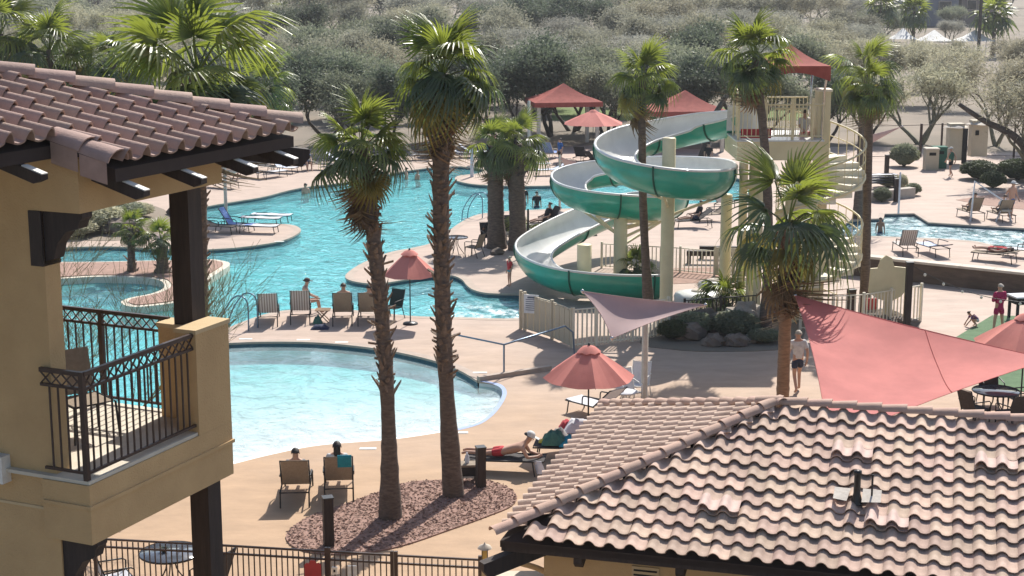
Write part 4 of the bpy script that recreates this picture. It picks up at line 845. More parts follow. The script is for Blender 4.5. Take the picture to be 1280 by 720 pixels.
# canopy: four-sided fabric roof on bent posts
ca=tl(986,53.9,8.6); cw=1.12; zc0,zc1=8.62,9.25; apx=V(ca.x+.05,ca.y,zc1); n=10
for s in range(4):
    a=V(ca.x+cw*[-1,1,1,-1][s],ca.y+1.45*[-1,-1,1,1][s],zc0); b=V(ca.x+cw*[-1,1,1,-1][(s+1)%4],ca.y+1.45*[-1,-1,1,1][(s+1)%4],zc0); g=[]
    for i in range(7):
        t=i/6; row=[]
        for j in range(n+1):
            q=a.lerp(b,j/n).lerp(apx,t); row.append(q-Z*(.35*t*(1-t)*(1) - .22*math.sin(PI*j/n)*(1-t)**2*0))
        g.append(row)
    MB().sheet(g,.012).build('canopy_panel','red_canvas',tw_)
    val=[[a.lerp(b,j/n) for j in range(n+1)],[a.lerp(b,j/n)-Z*(.5-.28*math.sin(PI*j/n)) for j in range(n+1)]]; MB().sheet(val,.01).build('valance','red_canvas',tw_)
for sx in(-1,1):
    for sy in(-1,1): MB().tube(smoothline([(ca.x+sx*.98,ca.y+sy*1.1,ZD),(ca.x+sx*1.0,ca.y+sy*1.15,7.7),(ca.x+sx*1.02,ca.y+sy*1.25,8.3),(ca.x+sx*.8,ca.y+sy*.9,8.6)],4,False),.045,8).build('canopy_post','steel',tw_)
# spiral stair round the pier
SR=1.46; sc_=V(px+.10,-.1,0); NS=33; turn=2.7; rise=ZD/NS; a_top=PI*.80
stair=MB(); rp=[];rp2=[]
sto=MB().lathe([(.17,0),(.17,ZD+.1)],14).build('stair','cream',tw_,sc_)
for k in range(NS):
    z=ZD-rise*(k+1); a=a_top-2*PI*(rise*(k+.5)/turn); w=2*PI*rise/turn*.56; m=MB()
    vs=[(r*math.cos(q),r*math.sin(q),zz) for zz in(z-.21,z) for r,q in((.15,a-w),(SR,a-w),(SR,a+w),(.15,a+w))]
    m.add(vs,[(3,2,1,0),(4,5,6,7),(0,1,5,4),(1,2,6,5),(2,3,7,6),(3,0,4,7)]); 
    o=m.build('step','cream_pale',sto)
    rp.append((SR*math.cos(a),SR*math.sin(a),z))
pth=[V(*q) for q in smoothline(rp,2,False)]
hr=MB().tube([q+Z*1.02 for q in pth],.035,6).build('stair_rail','cream',tw_,sc_)
for zz,r in((.55,.02),(-.06,.05)): MB().tube([q+Z*zz for q in pth],r,6).build('mid_rail' if zz>0 else 'stringer','cream',hr)
bm=MB().box((0,0,.48),(.022,.022,1.04)).mesh('baluster','cream')
for k in range(0,len(pth),1): link('baluster',bm,hr,pth[k])
# ------------------------------------------------------------------ fences
def fence(name,label,pts,h,mat,gap=.11,pick=.018,posts=True,top2=True,postw=.06,solid=None,base=0,pscale=1.0):
    pts=[V(*p) for p in pts]; o=thing(name,label,'fence',(pts[0].x,pts[0].y,base)); org=V(pts[0].x,pts[0].y,0)
    bm=MB().box((0,0,h/2),(pick,pick,h-.1)).mesh('picket',mat); pm=MB().box((0,0,h/2+.03),(postw,postw,h+.06)).mesh('post',mat)
    for a,b in zip(pts,pts[1:]):
        a=a-org;b=b-org; d=b-a; L=d.length; t=d.normalized(); rz=math.atan2(t.y,t.x)
        for zz in ([h-.02,h-.17,.1] if top2 else [h-.02,.1]): MB().bar(a+Z*zz,b+Z*zz,.035,.035).build('rail',mat,o)
        if solid: 
            k=int(L/.16); pb=MB().box((0,0,h/2),(L/k*.88,.03,h-.12)).mesh('board',solid)
            for i in range(k): link('board',pb,o,a+t*(L*(i+.5)/k)+V(-t.y,t.x,0)*.008*(i%2),(0,0,rz))
        else:
            k=max(1,int(L/gap))
            for i in range(1,k): link('picket',bm,o,a+t*(L*i/k),(0,0,rz))
        link('post',pm,o,a,(0,0,rz))
    link('post',pm,o,b,(0,0,rz)); return o
fz=1.5
fence('metal_fence','dark brown metal picket fence left of the gate',[P(78,669.5,fz).xy.to_3d(),P(118,672,fz).xy.to_3d(),P(262,679.5,fz).xy.to_3d(),P(408,688,fz).xy.to_3d()],fz,'iron',gap=.105,pick=.02)
gt=fence('metal_gate','dark brown metal picket gate with latch plates',[P(411,688.2,fz).xy.to_3d(),P(490,692.5,fz).xy.to_3d()],fz,'iron',gap=.105,pick=.02); gt['category']='gate'
MB().box((.1,-.03,1.13),(.10,.05,.13)).build('latch_box','white_box',gt); MB().box((.42,-.03,1.12),(.16,.02,.2)).build('notice','sign_white',gt); MB().box((.1,-.058,1.13),(.035,.012,.05)).build('keyhole','dark_slot',gt)
fence('metal_fence','dark brown metal picket fence right of the gate',[P(495,693,fz).xy.to_3d(),P(600,698.5,fz).xy.to_3d()],fz,'iron',gap=.105,pick=.02)
p=P(392,707,1.25); m=MB(); pr=[(-.15,-.3),(.15,-.3),(.15,.06),(.11,.1),(.07,.09),(.04,.15),(-.04,.15),(-.07,.09),(-.11,.1),(-.15,.06)]
m.add([(x,y,z) for y in(-.01,.01) for x,z in pr],[tuple(range(10))]+[tuple(range(10,20))[::-1]]+[(i,i+10,(i+1)%10+10,(i+1)%10) for i in range(10)]); tag(m.build('red_sign','sign_red',loc=p-V(0,.12,0)),'red scalloped sign hung on the metal fence by the gate','sign')
# slide enclosure
def G3(L): return [P(u,v) for u,v in L]
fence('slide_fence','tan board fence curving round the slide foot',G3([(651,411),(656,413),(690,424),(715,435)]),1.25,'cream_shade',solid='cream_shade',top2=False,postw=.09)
fence('picket_fence','cream picket fence in front of the slide runout',G3([(716,435),(745,432),(790,427),(835,420)]),1.25,'cream_pale',gap=.14,pick=.04,top2=False,postw=.09)
q=P(664,415); m=MB(); m.box((0,0,0),(.5,.02,.62)); sg=tag(m.build('notice_board','sign_white',loc=(q.x,q.y-.18,.98)),'white notice sign on the tan slide fence','sign'); sg.rotation_euler=(0,0,-.30)
for k in range(7): MB().box((0,-.013,.22-k*.07),(.38 if k else .26,.004,.022 if k else .05)).build('print_line','print',sg)
fence('cream_fence','cream picket fence behind the slide columns',G3([(752,335),(800,338),(850,341),(893,345)]),1.0,'cream_pale',gap=.16,pick=.035,top2=False,postw=.08)
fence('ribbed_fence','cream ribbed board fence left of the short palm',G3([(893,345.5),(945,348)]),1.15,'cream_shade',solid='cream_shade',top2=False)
fence('tower_fence','cream picket fence round the foot of the spiral stair',G3([(1000,413),(1040,416),(1078,414),(1112,408),(1150,401)]),1.25,'cream_pale',gap=.15,pick=.035,top2=False,postw=.08)
fence('dark_fence','dark picket fence behind the shaded boulders',G3([(855,412),(900,408),(945,405)]),1.0,'iron_dark',gap=.14,pick=.03,top2=False)
# cream cut-out board on a post, shaped like a garden sign
q=P(1108,407); m=MB(); pr=[(-.62,1.95),(-.38,1.97),(-.3,2.25),(-.12,2.4),(.08,2.3),(.16,2.02),(.55,1.98),(.58,1.75),(.74,1.66),(.70,1.4),(.45,1.02),(.16,.86),(.14,.3),(-.14,.3),(-.14,.86),(-.4,.95),(-.66,1.15)]
m.add([(x,y,z) for y in(-.04,.04) for x,z in pr],[tuple(range(17))[::-1]]+[tuple(range(17,34))]+[(i,(i+1)%17,(i+1)%17+17,i+17) for i in range(17)]); cs_=thing('cutout_sign','cream scalloped cut-out board on a post by the spiral stair','sign',q); m.build('board','cream',cs_); MB().box((0,0,.35),(.2,.07,.7)).build('post','cream',cs_)
# low brown wall with pale top, and dark beams left of it
a=P(1000,337); b=P(1420,384); d=(b-a); L=d.length; t=d.normalized(); lw=thing('retaining_wall','long low brown wall with a pale cap on the right','wall',a,math.atan2(t.y,t.x)); MB().box((L/2,.2,.36),(L,.4,.74)).build('wall_face','wall_brown',lw); m=MB(); n=int(L/1.2)
for i in range(n): MB().box(((i+.5)*L/n,.2,.775),(L/n-.012,.5,.09)).build('cap_stone','wall_cap',lw)
for i,(u,v,l,lb_) in enumerate([(858,319,2.6,'lower dark timber beam beside the slide column'),(874,313,2.4,'upper dark timber beam beside the slide column')]):
    q=P(u,v+10); o=thing('timber_beam',lb_,'beam',q,-.08); MB().box((l/2,0,.42),(l,.22,.2)).build('beam','timber',o)
    for x in(.1,l-.1): MB().box((x,0,.16),(.16,.18,.32)).build('foot','timber',o)
# shade sails
def sail(c,mat,sag,edge,n=14,name='shade_sail',lab='',up=None):
    c=[V(*q) for q in c]; o=thing(name,lab,'shade sail',(c[0].x,c[0].y,0)); org=V(c[0].x,c[0].y,0); nn=(c[1]-c[0]).cross(c[2]-c[0]).normalized(); nn=nn if nn.z>0 else -nn; cen=(c[0]+c[1]+c[2])/3
    grid=[]
    for i in range(n+1):
        t=i/n; row=[]
        for j in range(n+1):
            s=j/n; q=c[0].lerp(c[1].lerp(c[2],s),t); l0,l1,l2=1-t,t*(1-s),t*s
            k=edge*4*(l0*l1+l1*l2+l2*l0); pull=cen-q; e=4*max(l0*l1*(1-3*l2),l1*l2*(1-3*l0),l2*l0*(1-3*l1),0)
            q=q+pull*edge*e; q=q-nn*sag*27*l0*l1*l2; row.append(q-org)
        grid.append(row)
    MB().sheet(grid,.012).build('fabric',mat,o)
    for q in c: MB().sphere(tuple(q-org),.05,8,5).build('corner_ring','steel',o)
    ed=[grid[i][0] for i in range(n+1)]; MB().tube(ed,.014,5).build('edge_cable','mauve_sail' if mat!='red_sail' else 'red_sail',o); MB().tube([grid[i][n] for i in range(n+1)],.014,5).build('edge_cable','mauve_sail' if mat!='red_sail' else 'red_sail',o)
    return o,org
so2,og=sail([P(728,364,3.35),P(882,381,3.0),P(765,423,2.35)],'mauve_sail',.12,.10,lab='pale mauve triangular shade sail in front of the slide foot')
b=P(805,505); MB().lathe([(.09,-.02),(.085,2.75),(0,2.78)],12).build('post','pole_pale',so2,b-og)
tpt=b+Z*2.7
for q in(P(728,364,3.35),P(882,381,3.0),P(765,423,2.35)): MB().tube([tpt-og,V(*q)-og-Z*.04],.03,6).build('arm','pole_pale',so2)
SC_=[P(994,369,3.3),P(1312,449,2.45),P(1036,552,1.95)]
so3,og=sail(SC_,'red_sail',.30,.055,n=22,lab='big red triangular shade sail behind the tiled roof ridge')
q=SC_[1]; MB().lathe([(.08,0),(.075,2.6)],10).build('post','pole_pale',so3,V(q.x+.06,q.y,0)-og); q=SC_[2]; MB().lathe([(.08,0),(.075,1.95)],10).build('post','pole_pale',so3,V(q.x,q.y,0)-og)
m=MB(); gs=[]
for k in range(13):
    t=.46; s_=k/12; q=SC_[1].lerp(SC_[0].lerp(SC_[2],s_),t); l1,l0,l2=1-t,t*(1-s_),t*s_; nn=(SC_[1]-SC_[0]).cross(SC_[2]-SC_[0]).normalized(); nn=nn if nn.z>0 else -nn; e_=4*max(l0*l1*(1-3*l2),l1*l2*(1-3*l0),l2*l0*(1-3*l1),0); cen_=(SC_[0]+SC_[1]+SC_[2])/3
    gs.append(q+(cen_-q)*.055*e_-nn*.30*27*l0*l1*l2+nn*.012-og)
MB().tube(gs,.012,5).build('seam','red_sail',so3)
MB().tube([SC_[0]-og,P(984,512)*0+V(P(978,512).x,P(978,512).y,3.4)-og],.012,5).build('tie_cable','steel',so3)
for i,(c,pb,lab) in enumerate([([P(700,196,2.6),P(746,211,2.0),P(712,224,1.4)],(738,226),'small pale mauve sail on the far bank left of the slide'),([P(1084,170,2.9),P(1128,158,3.1),P(1088,180,2.4)],(1091,232),'small pale mauve sail right of the spiral stair'),([P(280,212,2.3),P(306,214,2.2),P(282,219,1.9)],(284,278),'small pink sail on a pole by the left peninsula')]):
    s_,og=sail(c,'mauve_sail',.06,.08,n=8,lab=lab); q=V(c[0].x,c[0].y,0); MB().lathe([(.06,0),(.055,c[0].z+.1)],8).build('post','pole_pale',s_,q-og)
# ------------------------------------------------------------------ umbrellas and gazebos
def umbrella(label,b,R=1.25,zr=1.95,za=2.55,mat='rose_canvas',n=8,rz=.2,tilt=0,lean=0):
    o=thing('parasol',label,'parasol',b,rz); MB().lathe([(.022,0),(.02,za+.06),(.035,za+.08),(.03,za+.13),(0,za+.15)],8).build('pole','iron_dark',o); MB().lathe([(.0,.09),(.05,.085),(.24,.05),(.26,0)],16).build('base','iron_dark',o)
    for k in range(n):
        a0,a1=2*PI*k/n,2*PI*(k+1)/n; g=[]
        for i in range(6):
            t=i/5; r=.10+(R-.10)*t; z=za-(za-zr)*t**1.12; row=[]
            for j in range(5):
                a=a0+(a1-a0)*j/4; rr=r*(math.cos(PI/n)/math.cos((j/4-.5)*2*PI/n)); row.append((rr*math.cos(a),rr*math.sin(a),z-.05*t*math.sin(PI*j/4)))
            g.append(row)
        MB().sheet(g[::-1],.006,False).build('canopy_panel',mat,o)
        MB().tube([(.03*math.cos(a0),.03*math.sin(a0),za-.05),(R*.98*math.cos(a0),R*.98*math.sin(a0),zr-.02)],.010,5).build('rib','iron_dark',o)
    g=[]
    for r,z in((.02,za+.09),(.16,za+.05),(.30,za-.06)): g.append([(r*math.cos(2*PI*k/16),r*math.sin(2*PI*k/16),z-(.03 if k%2 else 0)*(r>.2)) for k in range(17)])
    MB().sheet(g[::-1],.005).build('vent_cap',mat,o)
    return o
umbrella('red octagonal parasol in the centre over the lounging people',P(735,556),1.16,1.78,2.5,'rose_canvas',8,.1)
umbrella('red parasol between the two tall palms by the main pool',P(513,405),.95,1.72,2.45,'rose_canvas',6,.5)
umbrella('red parasol at the right edge above the dark table',P(1275,512),1.35,1.85,2.6,'rose_canvas',8,.3)
umbrella('coral parasol beside the red gazebo on the far bank',P(741,200),1.9,2.25,3.0,'rose_canvas',8,.3)
def gazebo(label,p,hw,zr,za,rz=.15,posts=True):
    o=thing('gazebo',label,'gazebo',p,rz); n=8; cor=[V(hw*1.15,-hw,zr),V(hw*1.15,hw,zr),V(-hw*1.15,hw,zr),V(-hw*1.15,-hw,zr)]
    for k in range(4):
        a,b=cor[k],cor[(k+1)%4]; g=[[a.lerp(b,j/n).lerp(V(0,0,za),i/6)-Z*.25*math.sin(PI*i/6)*0.5 for j in range(n+1)] for i in range(7)]; MB().sheet(g,.012).build('canopy_panel','red_canvas',o); MB().sheet([[a.lerp(b,j/n)-Z*.3 for j in range(n+1)],[a.lerp(b,j/n) for j in range(n+1)]],.01).build('valance','red_canvas',o)
        c=a*.86; c.z=0; MB().box((c.x,c.y,zr/2),(.22,.22,zr)).build('post','pole_pale',o)
    return o
gazebo('red canvas gazebo roof on pale posts on the far bank',P(704,182),1.95,3.0,4.1); gazebo('second red canvas roof behind the slide entry',P(855,186),2.1,2.6,3.8,.1)
# ------------------------------------------------------------------ furniture
def lounger_parts(o,beta,sling,fm='iron_dark',arms=True,L=1.9,W=.64,h=.36,foot=0):
    hx=.12; ca,sa=math.cos(R_(beta)),math.sin(R_(beta)); bl=L/2-hx; w=W/2
    m=MB(); m.tube([(-L/2,-w,h-.03),(-L/2,w,h-.03),(L/2*.8,w,h),(L/2*.8,-w,h)],.02,6,closed=True); m.build('frame',fm,o)
    for x in(-L/2*.86,L/2*.72):
        for y in(-w,w): MB().tube([(x,y,h),(x+(.06 if x>0 else -.06),y,0)],.019,6).build('leg',fm,o)
    MB().sheet([[(hx-(hx+L/2)*i/5,y,h+.012-.035*math.sin(PI*i/5)) for y in(-w*.94,0,w*.94)] for i in range(6)],.012).build('seat_sling',sling,o)
    MB().sheet([[(hx+bl*ca*i/5,y,h+.012+bl*sa*i/5-.03*math.sin(PI*i/5)*ca) for y in(w*.94,0,-w*.94)] for i in range(6)],.012).build('back_sling',sling,o)
    m=MB(); m.tube([(hx,-w,h),(hx+bl*ca,-w,h+bl*sa),(hx+bl*ca,w,h+bl*sa),(hx,w,h)],.019,6); m.build('back_frame',fm,o)
    if arms:
        for y in(-w,w): MB().tube(smoothline([(-.28,y*1.06,h),(-.26,y*1.06,h+.2),(-.1,y*1.06,h+.24),(hx+.28*ca+.12,y*1.06,h+.24+.05*sa)],3,False),.019,6).build('armrest',fm,o)
def lounger(label,u,v,rz,beta=0,sling='sling_tan',fm='iron_dark',arms=True,group='sun loungers round the pools',L=1.9):
    o=thing('sun_lounger',label,'sun lounger',P(u,v),R_(rz),group); lounger_parts(o,beta,sling,fm,arms,L); return o
def patio_chair(label,u,v,rz,sling='sling_dark',fm='iron_dark',s=1.0,group='patio chairs round the pools',p=None):
    o=thing('patio_chair',label,'chair',p or P(u,v),R_(rz),group); o.scale=(s,)*3   # faces +Y
    m=MB(); m.tube([(-.27,-.24,.40),(.27,-.24,.40),(.27,.26,.43),(-.27,.26,.43)],.016,6,closed=True); m.build('frame',fm,o)
    MB().sheet([[(x,-.24+.5*i/3,.405+.03*i/3-.02*math.sin(PI*i/3)) for x in(-.25,0,.25)] for i in range(4)],.01).build('seat',sling,o)
    MB().sheet([[(x,-.24-.2*i/4,.42+.56*i/4) for x in(.25,0,-.25)] for i in range(5)],.01).build('backrest',sling,o)
    m=MB(); m.tube([(-.26,-.24,.40),(-.26,-.45,1.0),(.26,-.45,1.0),(.26,-.24,.40)],.016,6); m.build('back_frame',fm,o)
    for x in(-.28,.28):
        MB().tube([(x,.24,.0),(x,.26,.62),(x,.2,.66),(x,-.34,.68)],.016,6).build('armrest',fm,o); MB().tube([(x,-.2,.42),(x*1.03,-.36,0)],.016,6).build('leg',fm,o); MB().tube([(x*.9,.24,.42),(x*.9,.27,0)],.014,6).build('leg',fm,o)
    return o
def towel(label,o,grid,mat):
    t=MB().sheet(grid,.012).build('towel',mat); t.location=o.location; t.rotation_euler=o.rotation_euler; return tag(t,label,'towel')
def drape(beta,w=.3,h=.375,hx=.12,bl=.83,wave=.01):
    ca,sa=math.cos(R_(beta)),math.sin(R_(beta)); nx,nz=-sa,ca
    prof=[(hx-1.0,h),(hx-.6,h-.0),(hx-.2,h)]+[(hx+bl*ca*t,h+bl*sa*t) for t in(0,.3,.6,.9,1.03)]+[(hx+bl*ca*1.03+.05*sa+.03,h+bl*sa*.9)]
    return [[(x+(-sa*.02 if i>2 else 0),y,z+.022+wave*math.sin(y*23+i*1.7)) for y in(-w,-w*.5,0,w*.5,w)] for i,(x,z) in enumerate(prof)]
def round_table(label,p,r=.55,h=.72,glass='glass_top',fm='iron_dark'):
    o=thing('round_table',label,'table',p); MB().lathe([(0,h-.012),(r-.01,h-.012),(r,h),(r-.01,h+.012),(0,h+.012)],28).build('table_top',glass,o); MB().lathe([(r,h-.02),(r+.015,h),(r,h+.02)],28).build('rim',fm,o)
    for k in range(4):
        a=k*PI/2+.4; MB().tube(smoothline([(.12*math.cos(a),.12*math.sin(a),h-.02),(.10*math.cos(a),.10*math.sin(a),.4),(.36*math.cos(a),.36*math.sin(a),.0)],4,False),.015,6).build('leg',fm,o)
    return o
# five loungers on the strip between the pools, backs to the camera
rowd=[(336,403,-84,62,'sling_stripe','lounger with striped towel, nearest the pool ladder'),(376,400,-84,64,'sling_stripe','striped lounger next to the woman in the cap'),(429,402,-86,62,'sling_tan','tan lounger with a man, third from the pool ladder'),(461,402,-88,62,'sling_tan','tan lounger half behind the nearer tall palm')]
for u,v,rz,be,sg_,lab in rowd: lounger(lab,u,v,rz,be,sg_)
patio_chair('dark green folding chair at the end of the lounger row',490,399,150,'sling_green')
a=lounger('empty high-backed tan lounger of the front couple, left one',371,622,-86,60,'sling_tan','iron_dark',L=1.8); a['label']='high-backed tan lounger under the left person of the front couple'
b=lounger('high-backed tan lounger with a teal towel at the front',424,617,-84,60,'sling_tan','iron_dark',L=1.8)
ca,sa=math.cos(R_(60)),math.sin(R_(60)); bl=.78
tg=[[(.12+bl*ca*t-sa*.0+.028,y,.36+bl*sa*t+.02) for y in(-.30,-.2,-.1,.02)] for t in(.55,.75,.95,1.03)]+[[(.12+bl*ca*1.03-.05,y,.36+bl*sa*1.0+.02) for y in(-.30,-.2,-.1,.02)],[(.12+bl*ca*.8-.06,y,.36+bl*sa*.8) for y in(-.30,-.2,-.1,.02)]]
towel('teal towel hung over the back of the right front lounger',b,[[(x,-y,z) for x,y,z in r] for r in tg],'towel_teal')
# peninsula and left bank
L1=lounger('navy-backed lounger on the left peninsula',292,289,168,58,'towel_blue'); 
lounger('flat white lounger at the near edge of the left peninsula',322,291,172,0,'sling_white',arms=False); lounger('flat white lounger behind it on the left peninsula',326,281,172,0,'sling_white',arms=False); lounger('white lounger with rumpled towel on the peninsula tip',340,277,172,0,'towel_pale',arms=False); lounger('dark lounger beside the post on the left peninsula',270,291,168,20,'sling_tan')
lounger('blue-and-white lounger on the left bank, nearer one',352,216,160,48,'towel_pale'); lounger('blue-and-white lounger on the left bank, farther one',364,213,160,48,'towel_stripe')
for i,(u,v,lab) in enumerate([(278,235,'dark lounger closest to the post on the left bank'),(310,222,'dark lounger with white arms on the left bank'),(330,214,'dark lounger behind the white arms on the left bank'),(402,212,'dark lounger left of the hanging dead fronds'),(425,207,'dark lounger beyond the hanging dead fronds'),(296,212,'pale lounger beneath the roof corner')]): lounger(lab,u,v,150+i*5,[0,40,50,20,30,10][i],['sling_tan','sling_white','sling_dark','sling_dark','towel_pale','sling_white'][i])
lounger('pale lounger on the far bank left of the tallest palm',500,200,170,30,'sling_white'); lounger('pale lounger on the far bank right of the tallest palm',575,197,170,20,'sling_white'); lounger('lavender lounger on the far bank right of the tallest palm',590,196,170,30,'towel_pale')
lounger('bright blue raised lounger beside the gazebo post',688,198,-120,55,'towel_blue','cream_pale'); lounger('grey raised lounger right of the gazebo post',727,203,-110,52,'sling_dark'); lounger('lounger with rumpled blue towel on the far bank',690,219,12,25,'towel_pale'); lounger('tan lounger left of the rumpled blue towel',655,219,60,55,'sling_tan'); lounger('white lounger on the far bank under the pale post',668,212,10,0,'sling_white')
for i,(u,v,be,sg_,lab) in enumerate([(448,206,40,'sling_dark','dark lounger under the dull tree on the far bank'),(470,204,20,'towel_pale','pale-towelled lounger left of the tallest palm on the far bank'),(520,200,45,'sling_dark','dark lounger just left of the tallest palm trunk'),(607,206,35,'sling_dark','dark lounger behind the left palm of the pair'),(628,204,50,'towel_blue','blue-towelled lounger behind the palm pair'),(640,212,15,'sling_tan','tan lounger behind the right palm of the pair'),(712,212,30,'towel_stripe','striped lounger below the gazebo post'),(745,208,45,'sling_dark','dark lounger under the coral parasol'),(760,202,30,'sling_white','white lounger right of the coral parasol'),(340,222,10,'sling_white','flat white lounger nearest the left bank edge'),(860,214,20,'sling_dark','dark lounger under the second red roof'),(905,262,30,'sling_white','white lounger right behind the slide curve')]): lounger(lab,u,v,150+i*9,be,sg_)
# deck behind the slide
lounger('dark raised lounger behind the slide with a person',684,288,25,58,'sling_dark'); lounger('dark lounger loaded with bags behind the slide',726,289,12,18,'sling_dark'); lounger('dark lounger right of the slide, left one',868,284,10,35,'sling_dark'); lounger('dark lounger right of the slide, right one',893,276,15,40,'sling_tan'); lounger('pale lounger behind the slide curve',640,300,95,50,'sling_dark')
# right deck
lounger('striped raised lounger beyond the brown wall',1132,317,-88,60,'sling_stripe'); lounger('lounger covered by a blue striped towel beyond the brown wall',1167,318,-75,14,'towel_stripe'); lounger('lounger with the sunbather in red at right',1245,327,-35,12,'sling_tan'); lounger('lounger at the right edge beside the sunbather in red',1283,322,-35,0,'sling_white')
lounger('tan chaise with a person, left of the two by the right pool',1214,273,-80,58,'sling_tan'); lounger('tan chaise with a person, right of the two by the right pool',1252,276,-80,58,'sling_tan')
for i in range(4): o=lounger('white lounger stacked under the small mauve sail, %s in the stack'%['lowest','second','third','topmost'][i],1098,236,5,0,'sling_white',arms=False); o.location.z=.14*i
# centre: under the parasol
LA=lounger('flat dark lounger with the sunbather in red shorts',632,589,-8,0,'sling_dark',arms=False); lounger('dark lounger loaded with towels right of the red-shorts sunbather',716,573,-8,8,'sling_dark',arms=False); LB=lounger('white lounger with raised back behind the parasol pole',748,521,-48,42,'sling_white'); 
patio_chair('white chair left of the mauve sail post',786,508,200,'sling_white','white_box'); patio_chair('white chair right behind the mauve sail post',797,499,160,'sling_white','white_box')
round_table('small white table beside the mauve sail post',P(781,512),.33,.5,'sling_white','white_box')
def bundle(label,p,mat,s=(.4,.3,.15),seed=0,cat='towel'):
    g=[]; rng=random.Random(seed)
    for i in range(9):
        row=[]
        for j in range(9):
            x=(i/8-.5)*2; y=(j/8-.5)*2; r=max(abs(x),abs(y)); row.append((x*s[0],y*s[1],s[2]*max(0,1-r*r)*rng.uniform(.5,1.1)+.01))
        g.append(row)
    return tag(MB().sheet(g).build('bundled_towel',mat,loc=p),label,cat)
q=P(716,573); 
for i,(dx,dy,mt,sz,lab) in enumerate([(-.45,.05,'towel_green',(.32,.28,.36),'dark green towel heap on the loaded lounger'),(.15,.0,'towel_teal',(.5,.34,.3),'blue towel heap on the loaded lounger'),(-.7,.1,'yellow',(.14,.1,.09),'small yellow bag at the loaded lounger end'),(.5,.25,'towel_pale',(.3,.26,.3),'pale towel heap nearest the parasol pole')]): bundle(lab,(q.x+dx,q.y+dy,.38),mt,sz,i)
bundle('crumpled dark red bag behind the parasol pole',tuple(P(709,535)+V(0,0,.0)),'towel_red',(.22,.18,.28),9,'bag'); bundle('white towel heap behind the parasol pole',tuple(P(724,538)),'sling_white',(.4,.3,.35),10); bundle('grey bag on the deck behind the parasol pole',tuple(P(698,547)),'c_grey',(.25,.2,.3),11,'bag')
towel('pale towel hanging off the red-shorts sunbather lounger',LA,[[(.78+.02*i,-.34-.02*math.sin(j*2),.40-.06*i*(1 if i>1 else 0)) if j==0 else (.6+.1*j+.03*i,-.33-.01*i,.39-.075*i) for j in range(4)] for i in range(5)],'towel_pale')
bundle('green bag by the cap woman lounger',tuple(P(397,404)),'towel_green',(.16,.14,.3),12,'bag'); bundle('blue bag by the cap woman lounger',tuple(P(400,411)),'c_navy',(.3,.2,.16),13,'bag')
bundle('dark bag on the deck behind the slide',tuple(P(738,294)),'c_black',(.3,.25,.35),14,'bag')
o=thing('side_table','small slatted wooden side table between two row loungers','table',P(404,402)); 
for k in range(5): MB().box((0,-.2+k*.1,.42),(.5,.08,.025)).build('slat','trunk_tan',o)
for s in(-1,1):
    for t in(-1,1): MB().tube([(.2*s,.18*t,.42),(-.2*s,.18*t,0)],.018,6).build('leg','trunk_tan',o)
# tables
round_table('round glass table by the near fence',P(213,690,.73).xy.to_3d(),.60); patio_chair('white sling chair by the round glass table',140,745,-60,'sling_white','iron_dark',p=P(146,716,.5).xy.to_3d()); patio_chair('dark chair right of the round glass table',0,0,70,'sling_dark',p=P(262,716,.5).xy.to_3d())
q=P(205,690,.73); m=MB(); rng=random.Random(6)
for k in range(60):
    a=rng.uniform(0,6.3); d=V(math.cos(a),math.sin(a),rng.uniform(.2,.9))*.11; s=V(-math.sin(a),math.cos(a),0)*.02; m.add([-s,s,d],[(0,1,2)])
pl=thing('table_plant','small dark leafy centrepiece on the round glass table','plant',(q.x,q.y,.745)); m.build('leaves','frond_dark',pl); MB().lathe([(.05,0),(.07,.06)],10).build('pot','iron_dark',pl)
round_table('dark round table beside the palm pair',P(570,318),.5); patio_chair('dark sling chair right of the poolside table',592,321,60,'sling_tan'); patio_chair('dark chair in front of the left palm of the pair',611,308,200,'sling_dark'); patio_chair('dark chair left of the poolside table',556,316,-60,'sling_dark')
round_table('dark round table under the right-edge parasol',P(1243,521),.62)
for i,(u,v,rz,lab) in enumerate([(1218,530,-60,'dark chair left of the right-edge table'),(1262,535,20,'dark chair in front of the right-edge table'),(1238,505,180,'dark chair behind the right-edge table'),(1276,518,100,'dark chair right of the right-edge table')]): patio_chair(lab,u,v,rz,'sling_dark')
def small_table(label,p,rz,top,leg,sz=(1.2,.7),h=.8):
    o=thing('game_table',label,'table',p,rz); MB().box((0,0,h),(sz[0],sz[1],.05)).build('table_top',top,o); MB().box((0,0,h-.14),(sz[0]*.92,sz[1]*.9,.22)).build('apron',leg,o)
    for x in(-1,1):
        for y in(-1,1): MB().box((x*sz[0]*.42,y*sz[1]*.4,h/2-.13),(.08,.08,h-.26)).build('leg',leg,o)
    return o
small_table('white-topped game table with black legs at the right edge',P(1283,398),.2,'sling_white','c_black')
small_table('small side table next to the lower palm bed',P(586,603),.1,'sling_tan','iron_dark',(.42,.36),.45); o=MB().lathe([(.05,0),(.05,.17),(.02,.22),(.02,.26)],10).build('bottle','sling_white',loc=P(584,603)+V(0,0,.475)); tag(o,'pale bottle on the small side table by the palm bed','bottle')
